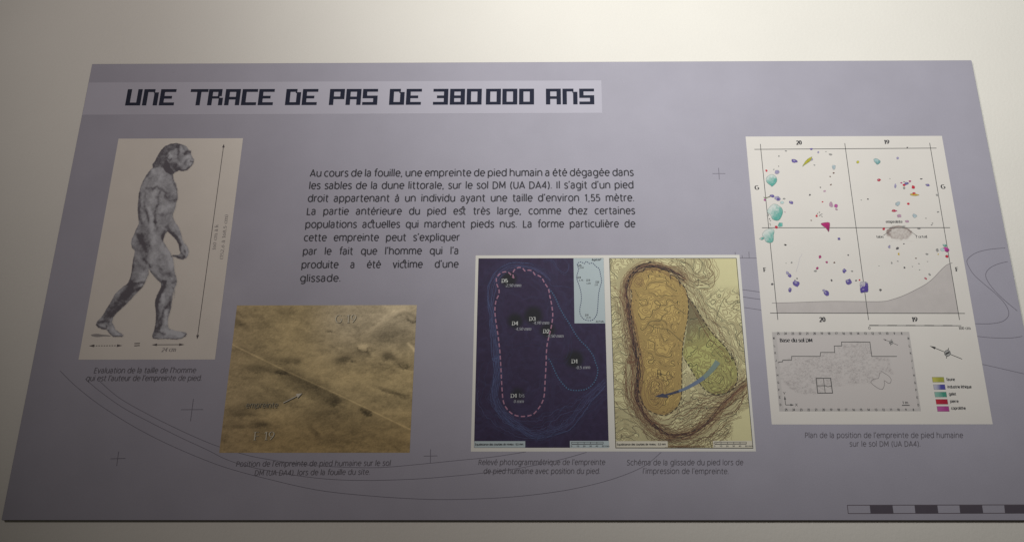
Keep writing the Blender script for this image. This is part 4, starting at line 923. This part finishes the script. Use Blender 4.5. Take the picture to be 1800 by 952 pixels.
# finds plotted on the plan:  zoom table, x, y, rx, ry, angle, colour key
FC = {'t': (0.13, 0.40, 0.35), 'T': (0.42, 0.56, 0.55), 'v': (0.12, 0.09, 0.30), 'V': (0.30, 0.28, 0.42), 'r': (0.48, 0.03, 0.055), 'm': (0.38, 0.04, 0.17), 'M': (0.42, 0.10, 0.30), 'p': (0.42, 0.27, 0.36),
      'y': (0.47, 0.45, 0.05), 'o': (0.50, 0.36, 0.07), 'k': (0.10, 0.095, 0.10), 'g': (0.27, 0.27, 0.26), 'b': (0.36, 0.44, 0.47), 'c': (0.17, 0.11, 0.09), 'n': (0.13, 0.32, 0.26)}
FM = {k_: mat('find_ink', c_, .62, .2, mottle=.28, mscale=330) for k_, c_ in FC.items()}
finds = [
 (e1, 437, 241, 22, 14, 20, 'v'), (e1, 571, 228, 12, 10, 0, 'V'), (e1, 571, 146, 12, 7, 0, 'v'), (e1, 368, 161, 11, 4, 5, 'g'), (e1, 313, 201, 8, 6, 0, 'g'), (e1, 628, 171, 8, 9, 30, 'V'), (e1, 688, 167, 7, 3, 0, 'g'), (e1, 726, 188, 14, 6, 10, 'g'), (e1, 596, 273, 7, 4, 10, 'g'),
 (e1, 311, 283, 4, 4, 0, 'k'), (e1, 272, 308, 6, 4, -30, 'g'), (e1, 213, 318, 9, 9, 0, 'r'), (e1, 298, 331, 18, 16, 30, 'V'), (e1, 751, 293, 15, 20, 0, 'b'), (e1, 749, 336, 7, 6, -20, 'c'), (e1, 722, 365, 7, 5, 0, 'c'), (e1, 728, 429, 8, 5, -20, 'c'), (e1, 643, 451, 6, 4, 0, 'k'), (e1, 676, 481, 11, 7, -10, 'p'), (e1, 559, 511, 8, 7, -30, 'k'),
 (e1, 260, 518, 18, 11, 0, 'v'), (e1, 303, 538, 22, 20, 10, 'V'), (e1, 308, 545, 12, 10, -20, 'v'), (e1, 200, 551, 9, 9, 0, 'M'), (e1, 355, 541, 10, 6, 0, 'g'), (e1, 339, 571, 14, 11, 0, 'T'), (e1, 411, 570, 17, 12, 20, 'v'), (e1, 660, 566, 8, 5, 0, 'r'), (e1, 730, 588, 14, 20, -10, 'p'), (e1, 768, 598, 16, 12, 30, 'M'), (e1, 771, 626, 12, 6, 30, 'p'),
 (e1, 615, 678, 9, 9, 0, 'r'), (e1, 636, 650, 6, 4, 0, 'c'), (e1, 621, 659, 6, 3, -30, 'c'), (e1, 640, 672, 10, 3, -50, 'g'), (e1, 652, 665, 10, 3, -20, 'g'), (e1, 655, 682, 9, 3, 20, 'g'), (e1, 570, 713, 7, 4, 0, 'c'), (e1, 361, 648, 8, 3, 10, 'p'), (e1, 226, 672, 9, 9, 0, 'g'), (e1, 240, 701, 5, 4, 0, 'k'), (e1, 245, 715, 6, 3, 0, 'k'), (e1, 242, 739, 5, 3, 0, 'k'), (e1, 246, 752, 5, 3, 0, 'k'),
 (e1, 325, 748, 18, 17, 0, 't'), (e1, 294, 768, 13, 12, 20, 'r'), (e1, 365, 908, 11, 5, 10, 'g'), (e1, 793, 861, 12, 9, 20, 'v'),
 (e2, 127, 250, 13, 9, -35, 'y'), (e2, 443, 218, 10, 9, 0, 'V'), (e2, 519, 133, 8, 4, -20, 'k'), (e2, 293, 392, 16, 9, 0, 'r'), (e2, 381, 381, 5, 3, 0, 'g'), (e2, 425, 438, 9, 16, 5, 'V'), (e2, 471, 415, 9, 6, 10, 'm'), (e2, 494, 406, 8, 3, 0, 'k'), (e2, 541, 402, 10, 7, 0, 'm'), (e2, 495, 431, 11, 11, 0, 'r'), (e2, 513, 420, 17, 9, -5, 'v'), (e2, 494, 455, 9, 10, 0, 'g'), (e2, 567, 449, 12, 14, 0, 'r'),
 (e2, 630, 383, 11, 4, 0, 'k'), (e2, 681, 432, 17, 9, 10, 'v'), (e2, 576, 510, 42, 8, 3, 'o'), (e2, 573, 498, 13, 8, -5, 'r'), (e2, 758, 512, 11, 8, 20, 'g'), (e2, 206, 544, 8, 5, 0, 'k'), (e2, 153, 551, 6, 3, 0, 'g'), (e2, 443, 580, 15, 20, 35, 'b'), (e2, 528, 580, 10, 9, 0, 'r'), (e2, 412, 636, 16, 10, 5, 'r'), (e2, 430, 637, 10, 4, 0, 'm'), (e2, 456, 677, 17, 12, 0, 'p'), (e2, 577, 677, 20, 14, 20, 'b'), (e2, 765, 646, 10, 5, -10, 'g'), (e2, 669, 696, 6, 4, 0, 'g'), (e2, 720, 736, 6, 5, 0, 'g'), (e2, 714, 750, 6, 3, 0, 'k'),
 (e2, 518, 720, 15, 9, 0, 'p'), (e2, 488, 762, 11, 7, 0, 'g'), (e2, 332, 782, 10, 10, 0, 'r'), (e2, 613, 778, 13, 5, 5, 'g'),
 (e3, 419, 61, 12, 7, 20, 'g'), (e3, 484, 246, 9, 11, 0, 'g'), (e3, 426, 252, 5, 4, 0, 'g'), (e3, 781, 186, 14, 17, 0, 'm'), (e3, 852, 242, 12, 11, 0, 'm'), (e3, 932, 246, 10, 8, 0, 'c'), (e3, 753, 305, 12, 14, 0, 'm'), (e3, 732, 334, 15, 9, -5, 'g'), (e3, 1075, 167, 9, 8, 20, 'k'), (e3, 462, 380, 16, 22, -35, 'v'), (e3, 440, 354, 17, 15, 50, 'V'), (e3, 541, 413, 9, 8, 0, 'k'), (e3, 519, 428, 6, 5, 0, 'k'),
 (e3, 537, 465, 36, 29, 0, 'v'), (e3, 533, 462, 22, 17, 0, 'V'), (e3, 281, 472, 13, 10, 0, 'k'), (e3, 467, 532, 17, 20, 0, 'v'), (e3, 901, 431, 9, 12, 0, 'k'), (e3, 843, 562, 34, 24, 45, 'v'), (e3, 822, 540, 12, 16, -30, 'V'), (e3, 1035, 331, 20, 22, 0, 'v'), (e3, 1117, 335, 12, 6, 10, 'g'), (e3, 1081, 448, 31, 29, 10, 'v'), (e3, 1076, 440, 17, 15, 0, 'V'), (e3, 1156, 434, 10, 8, 0, 'k'), (e3, 1194, 428, 10, 8, 0, 'r'),
 (e4, 315, 80, 12, 15, 0, 'V'), (e4, 401, 96, 17, 12, -30, 'k'), (e4, 468, 50, 8, 6, 0, 'k'), (e4, 415, 157, 9, 14, 0, 'o'), (e4, 404, 232, 11, 5, 5, 'g'), (e4, 341, 250, 8, 12, -20, 'g'), (e4, 475, 299, 10, 10, 0, 'k'), (e4, 207, 281, 9, 3, 0, 'g'), (e4, 593, 202, 10, 6, 0, 'c'), (e4, 709, 158, 13, 8, 0, 'g'), (e4, 715, 235, 9, 3, 0, 'g'), (e4, 625, 258, 10, 5, 20, 'g'), (e4, 557, 286, 8, 5, 0, 'g'), (e4, 634, 322, 9, 5, 0, 'g'),
 (e4, 736, 369, 16, 8, 45, 'g'), (e4, 695, 411, 17, 9, 40, 'r'), (e4, 222, 530, 12, 10, 0, 'k'), (e4, 222, 544, 5, 6, 0, 'g'), (e4, 895, 67, 25, 12, 15, 'n'), (e4, 818, 117, 13, 16, -20, 'g'), (e4, 870, 110, 24, 16, 0, 'T'), (e4, 827, 160, 5, 10, 0, 'o'), (e4, 916, 181, 15, 14, 0, 'r')]
for i, (zf, x_, y_, rx, ry, an, ck) in enumerate(finds):
    s_ = {e1: 4.535, e2: 4.532, e3: 5.95, e4: 5.95}[zf]; q = zf([(x_, y_)])[0]
    if rx > 11:
        k = Ink(); k.disc(q[0], q[1], rx / s_ + .3, ry / s_ + .3, an, 9, .22, i); k.build('find_outline', gy, plan, 1.35)
    k = Ink(); k.disc(q[0], q[1], rx / s_, ry / s_, an, 9, .26, i); k.build('plotted_find', FM[ck], plan, 1.5 + (i % 3) * .12)
for i, (zf, x_, y_, rx, ry, an, ck) in enumerate(finds):
    if rx > 15 and ck in 'vrn':
        s_ = {e1: 4.535, e2: 4.532, e3: 5.95, e4: 5.95}[zf]; q = zf([(x_ - rx * .25, y_ - ry * .3)])[0]
        k = Ink(); k.disc(q[0], q[1], rx / s_ * .45, ry / s_ * .4, an, 7, .3, i); k.build('find_highlight', FM['V' if ck == 'v' else ('p' if ck == 'r' else 'T')], plan, 2.0)
def shaped(zf, pts, fn, name, label):
    """a large drawn stone with watercolour shading"""
    poly = smooth(zf(pts), 3, True); xs = [p[0] for p in poly]; ys = [p[1] for p in poly]
    cs = [(min(xs) - 1.5, min(ys) - 1), (max(xs) + 1.5, min(ys) - 1), (max(xs) + 1.5, max(ys) + 1), (min(xs) - 1.5, max(ys) + 1)]
    def f(x, y):
        u = (x - min(xs)) / (max(xs) - min(xs)); v = (y - min(ys)) / (max(ys) - min(ys))
        c = fn(u, v, x, y); sd_ = sdist(x, y, poly)
        return mix(c, (0.12, 0.16, 0.15), np.exp(-((sd_ + .25) / .45) ** 2) * .75)
    tone_print(name, cs, f, .45, plan, 1.7, tone_m, label, keep=lambda x, y: sdist(x, y, poly) < .25)
def teal(bias, ang):
    def f(u, v, x, y):
        t = u * math.cos(ang) + v * math.sin(ang) + (fbm(x / 3, y / 3, 4, 3) - .5) * .6 + bias
        c = np.zeros(u.shape + (3,)); c[:] = (0.58, 0.63, 0.60)
        return mix(c, (0.10, 0.36, 0.31), sstep(.25, 1.15, t))
    return f
def solid(a, b):
    def f(u, v, x, y):
        c = np.zeros(u.shape + (3,)); c[:] = a
        return mix(c, b, sstep(.3, .9, u * .5 + v * .6 + (fbm(x / 2.5, y / 2.5, 9, 3) - .5) * .8))
    return f
shaped(e1, [(255, 346), (215, 370), (212, 405), (245, 435), (262, 443), (297, 405), (290, 365)], teal(.15, 1.2), 'plotted_stone', 'teal stone at the upper left of the plan')
shaped(e1, [(278, 581), (240, 605), (218, 645), (245, 672), (262, 705), (300, 716), (325, 700), (345, 650), (332, 610)], teal(.0, .9), 'plotted_stone', 'largest teal stone on the left grid line')
shaped(e1, [(240, 778), (200, 795), (178, 828), (195, 850), (205, 880), (240, 893), (268, 880), (272, 830), (276, 790)], teal(-.1, .9), 'plotted_stone', 'teal stone hanging below the middle grid line')
shaped(e1, [(155, 860), (180, 845), (196, 855), (180, 870)], teal(.1, .3), 'plotted_stone', 'small pale teal stone beside the left grid line')
shaped(e1, [(498, 287), (520, 248), (545, 222), (577, 207), (572, 228), (560, 245), (520, 272)], solid((0.46, 0.43, 0.05), (0.33, 0.32, 0.03)), 'plotted_bone', 'olive yellow bone near the top')
shaped(e1, [(190, 528), (215, 530), (245, 518), (262, 515), (240, 528), (205, 540)], solid((0.30, 0.25, 0.13), (0.2, 0.16, 0.1)), 'plotted_bone', 'thin brown bone across the left grid line')
shaped(e1, [(648, 745), (660, 733), (716, 730), (718, 770), (710, 806), (690, 780)], solid((0.42, 0.03, 0.16), (0.25, 0.02, 0.10)), 'plotted_stone', 'dark crimson triangular stone')
shaped(e2, [(252, 225), (275, 221), (300, 235), (306, 252), (282, 270), (268, 258), (256, 245)], solid((0.36, 0.50, 0.50), (0.16, 0.33, 0.33)), 'plotted_stone', 'pale teal stone at the top right')
shaped(e4, [(878, 92), (915, 86), (940, 105), (940, 128), (915, 137), (890, 120)], solid((0.46, 0.06, 0.30), (0.30, 0.03, 0.18)), 'plotted_stone', 'magenta stone on the right grid line')
def tool(u, v, x, y):
    c = np.zeros(u.shape + (3,)); c[:] = (0.46, 0.44, 0.48)
    n = fbm(x / 2.4, y / 2.4, 19, 3)
    return mix(c, (0.085, 0.055, 0.27), sstep(.35, .6, v * .75 + sstep(.5, .7, u) * .45 + (n - .5) * 1.1))
shaped(e3, [(1205, 448), (1240, 444), (1278, 455), (1286, 500), (1283, 552), (1250, 556), (1208, 562), (1200, 520), (1197, 470)], tool, 'plotted_tool', 'blue and white stone tool on the middle grid line')

# compass arrows, legend
def compass(zf, a, b, c, r, m, hl, hw, w, par, lay):
    k = Ink(); q = zf([a, b, c]); arrow(k, q[0], q[1], w, hl, hw, heads=(True, False)); o = k.build('north_arrow', m, par, lay)
    s_ = r; k = Ink(); k.disc(q[2][0], q[2][1], s_, s_, 0, 16); k.build('dial', ink((0.16, 0.16, 0.16)), o, .5)
    k = Ink(); k.disc(q[2][0], q[2][1], s_ * .78, s_ * .78, 0, 16); k.build('dial', ink((0.36, 0.36, 0.35)), o, .8)
    k = Ink(); k.line([(q[2][0] - s_ * .6, q[2][1] + s_ * .3), (q[2][0] + s_ * .6, q[2][1] - s_ * .3)], w * 2.4)
    k.line([(q[2][0] + s_ * .35, q[2][1] - s_ * 1.55), (q[2][0] + s_ * .15, q[2][1] - s_ * .9)], w); k.line([(q[2][0] - s_ * .35, q[2][1] + s_ * 1.55), (q[2][0] - s_ * .15, q[2][1] + s_ * .9)], w)
    k.build('needle', m, o, 1.1)
compass(e6, (140, 155), (377, 251), (270, 208), 5.8, ink((0.05, 0.05, 0.05)), 7.0, 3.2, .75, plan, 1)
def swatch(pts, ca, cb, wname):
    q = e6(pts); k = Ink(); k.ppoly(q); x0 = q[0][0]; x1 = q[1][0]
    def f(x, y):
        c = np.zeros(x.shape + (3,)); c[:] = ca; c = mix(c, cb, sstep(.15, .8, (x - x0) / (x1 - x0) + (fbm(x / 5, y / 5, 3, 2) - .5) * .3))
        e_ = dist_path(x, y, q, True); return mix(c, (0.12, 0.12, 0.12), np.exp(-(e_ / .45) ** 2) * .7)
    tone_print('legend_swatch', q, f, .8, plan, 1.2, tone_m, wname + ' legend swatch')
swatch([(157, 382), (243, 381), (249, 419), (163, 420)], (0.46, 0.44, 0.10), (0.33, 0.34, 0.06), 'yellow')
swatch([(166, 436), (251, 435), (257, 472), (172, 474)], (0.42, 0.42, 0.50), (0.075, 0.075, 0.30), 'blue')
swatch([(174, 490), (261, 489), (267, 527), (180, 528)], (0.24, 0.42, 0.36), (0.06, 0.26, 0.19), 'green')
swatch([(183, 543), (270, 542), (275, 579), (189, 580)], (0.45, 0.03, 0.05), (0.36, 0.02, 0.045), 'red')
swatch([(192, 594), (279, 593), (285, 631), (198, 633)], (0.42, 0.10, 0.30), (0.36, 0.06, 0.24), 'pink')
k = Words()
for s, x_, y_, x2 in [("faune", 264, 408, 325), ("industrie lithique", 272, 462, 446), ("galet", 282, 514, 334), ("pierre", 291, 567, 352), ("coprolithe", 299, 617, 404)]:
    q = e6([(x_, y_), (x2, y_)]); text(k, s, q[0], q[1], 5.0, .19)
k.build('lettering', blk, plan, 1.2, 'legend words')

# inset plan of the whole floor
outline = e5([(197, 355), (212, 347), (240, 346), (243, 330), (325, 329), (325, 295), (590, 296), (594, 259), (725, 259), (721, 199), (790, 198), (788, 162), (1052, 163), (1070, 296), (1303, 296)])
floor_zone = smooth(e5([(200, 352), (250, 330), (330, 300), (590, 296), (600, 262), (725, 260), (725, 202), (790, 198), (792, 165), (1048, 166), (1068, 298), (1220, 300), (1250, 400), (1285, 470), (1180, 440), (1110, 500), (1060, 545), (900, 550), (720, 590), (560, 650), (400, 640), (330, 600), (240, 540), (215, 450)]), 2, True)
def inset_fn(x, y):
    c = np.zeros(x.shape + (3,)); c[:] = (0.535, 0.505, 0.49)
    X_ = (x - 1330) * 5.29; Y_ = (y - 570) * 5.29
    bo = np.maximum(sstep(105, 92, Y_), sstep(778, 790, Y_)); lx = 160 + (Y_ - 70) * .098; rx = 1395 + (Y_ - 70) * .148
    bo = np.maximum(bo, np.maximum(sstep(lx + 28, lx + 14, X_), sstep(rx - 6, rx + 8, X_)))
    c = mix(c, (0.46, 0.44, 0.425), bo * .8)
    s_ = sdist(x + (fbm(x / 5, y / 5, 2, 2) - .5) * 6, y + (fbm(x / 5, y / 5, 9, 2) - .5) * 5, floor_zone)
    z = sstep(1.5, -2, s_) * 1.35
    h = fbm(x / 9, y / 6, 14, 4, .6) * 9 + fbm(x / 2.6, y / 1.8, 24, 2) * 1.6
    fr = np.abs(h * 1.6 - np.round(h * 1.6)); n = fbm(x / 14, y / 10, 34, 3)
    f = z * (sstep(.22, .02, fr) * .38 * sstep(.25, .7, n) + .20 * sstep(.45, .8, fbm(x / 3, y / 2.2, 54, 3)))
    for a, b in ((280, 540), (300, 560), (330, 595), (470, 340), (905, 200)): f += .35 * blob(X_, Y_, a, b, 24, 9, 15)
    return mix(c, (0.20, 0.18, 0.18), np.clip(f, 0, .7))
c5i = [(1356.5, 582.9), (1597.9, 583.2), (1618.8, 722.2), (1370, 721.9)]
inset = tone_print('floor_plan_inset', c5i, inset_fn, .75, plan, 1, tone_m, 'grey inset plan of the excavated floor')
k = Ink(); k.line(outline, .75); k.build('excavation_edge', gl, inset, 1)
k = Ink(); k.line(e5([(552, 499), (687, 499), (705, 636), (567, 637)]), .95, True); k.line(e5([(620, 499), (637, 636)]), .65); k.line(e5([(560, 568), (640, 568), (660, 578), (697, 569)]), .65); k.build('grid_square', gl, inset, 1)
k = Ink(); k.line(smooth(e5([(1155, 432), (1180, 448), (1225, 475), (1250, 510), (1240, 545), (1215, 540), (1185, 520), (1188, 560), (1165, 603), (1110, 580), (1060, 535), (1090, 505), (1130, 500), (1140, 465)]), 2, True), .6); k.build('pit_outline', ink((0.25, 0.23, 0.23)), inset, 1)
k = Words(); nums = [25, 24, 23, 22, 21, 20, 19, 18, 17, 16, 15, 14, 13, 12, 11, 10, 9, 8]
for i, nmb in enumerate(nums):
    cx = 201 + i * 67.5; w = 11 if nmb < 10 else 23
    q = e5([(cx - w / 2, 93), (cx + w / 2, 93)]); text(k, str(nmb), q[0], q[1], 4.3, .16)
    cx = 275 + i * 69.6; q = e5([(cx - w / 2, 801), (cx + w / 2, 801)]); text(k, str(nmb), q[0], q[1], 4.3, .16)
for i, ch in enumerate("MLKJIHGFED"):
    yy = 137 + i * 68.5; xx = 152 + i * 7.0; w = 5 if ch == 'I' else 15
    q = e5([(xx, yy), (xx + w, yy)]); text(k, ch, q[0], q[1], 4.0, .16)
    xx = 1404 + i * 10.3; q = e5([(xx, yy + 2), (xx + w, yy + 2)]); text(k, ch, q[0], q[1], 4.0, .16)
q = e5([(358, 757), (382, 757), (246, 650), (270, 650)]); text(k, "X", q[0], q[1], 5.0, .13); text(k, "Y", q[2], q[3], 5.0, .13)
k.build('lettering', blk, inset, 1.2, 'grid numbers and letters round the inset')
k = Words(); q = e5([(218, 162), (518, 162), (1357, 735), (1408, 735)]); text(k, "Base du sol DM", q[0], q[1], 6.4, .2, serif=True); text(k, "1 m", q[2], q[3], 4.6, .15, serif=True)
k.line(e5([(1350, 750), (1422, 750)]), .9); k.build('lettering', blk, inset, 1.2, 'bold heading of the inset')
k = Ink(); q = e5([(268, 746), (260, 662), (348, 746)]); arrow(k, q[0], q[1], .7, 4.4, 2.6, heads=(False, True)); arrow(k, q[0], q[2], .7, 4.4, 2.6, heads=(False, True)); k.build('axis_arrows', gl, inset, 1.1)
compass(e5, (1174, 134), (1313, 192), (1249, 166), 3.6, ink((0.12, 0.11, 0.11)), 3.6, 1.8, .5, inset, 1.1)

# handling marks: faint scuffs on the laminate
scuffs = [(303, 128, 309, 126, .3), (1182, 352, 1188, 349, .25), (986, 690, 985, 688, .4), (1590, 840, 1597, 838, .3), (447, 880, 452, 883, .3), (1260, 700, 1262, 699, .4), (95, 720, 99, 716, .3), (770, 150, 776, 160, .35), (1092, 139, 1097, 146, .3), (664, 205, 662, 232, .3), (1399, 478, 1406, 452, .35), (1406, 452, 1410, 446, .3), (855, 905 - 1, 861, 899, .35), (1230, 560, 1242, 566, .3)]
k = Words()
for a, b, c_, e_, w in scuffs: k.line([(a, b), ((a + c_) / 2 + .8, (b + e_) / 2), (c_, e_)], w)
k.build('scuff_mark', ink((0.42, 0.40, 0.47)), panel, 1.2)
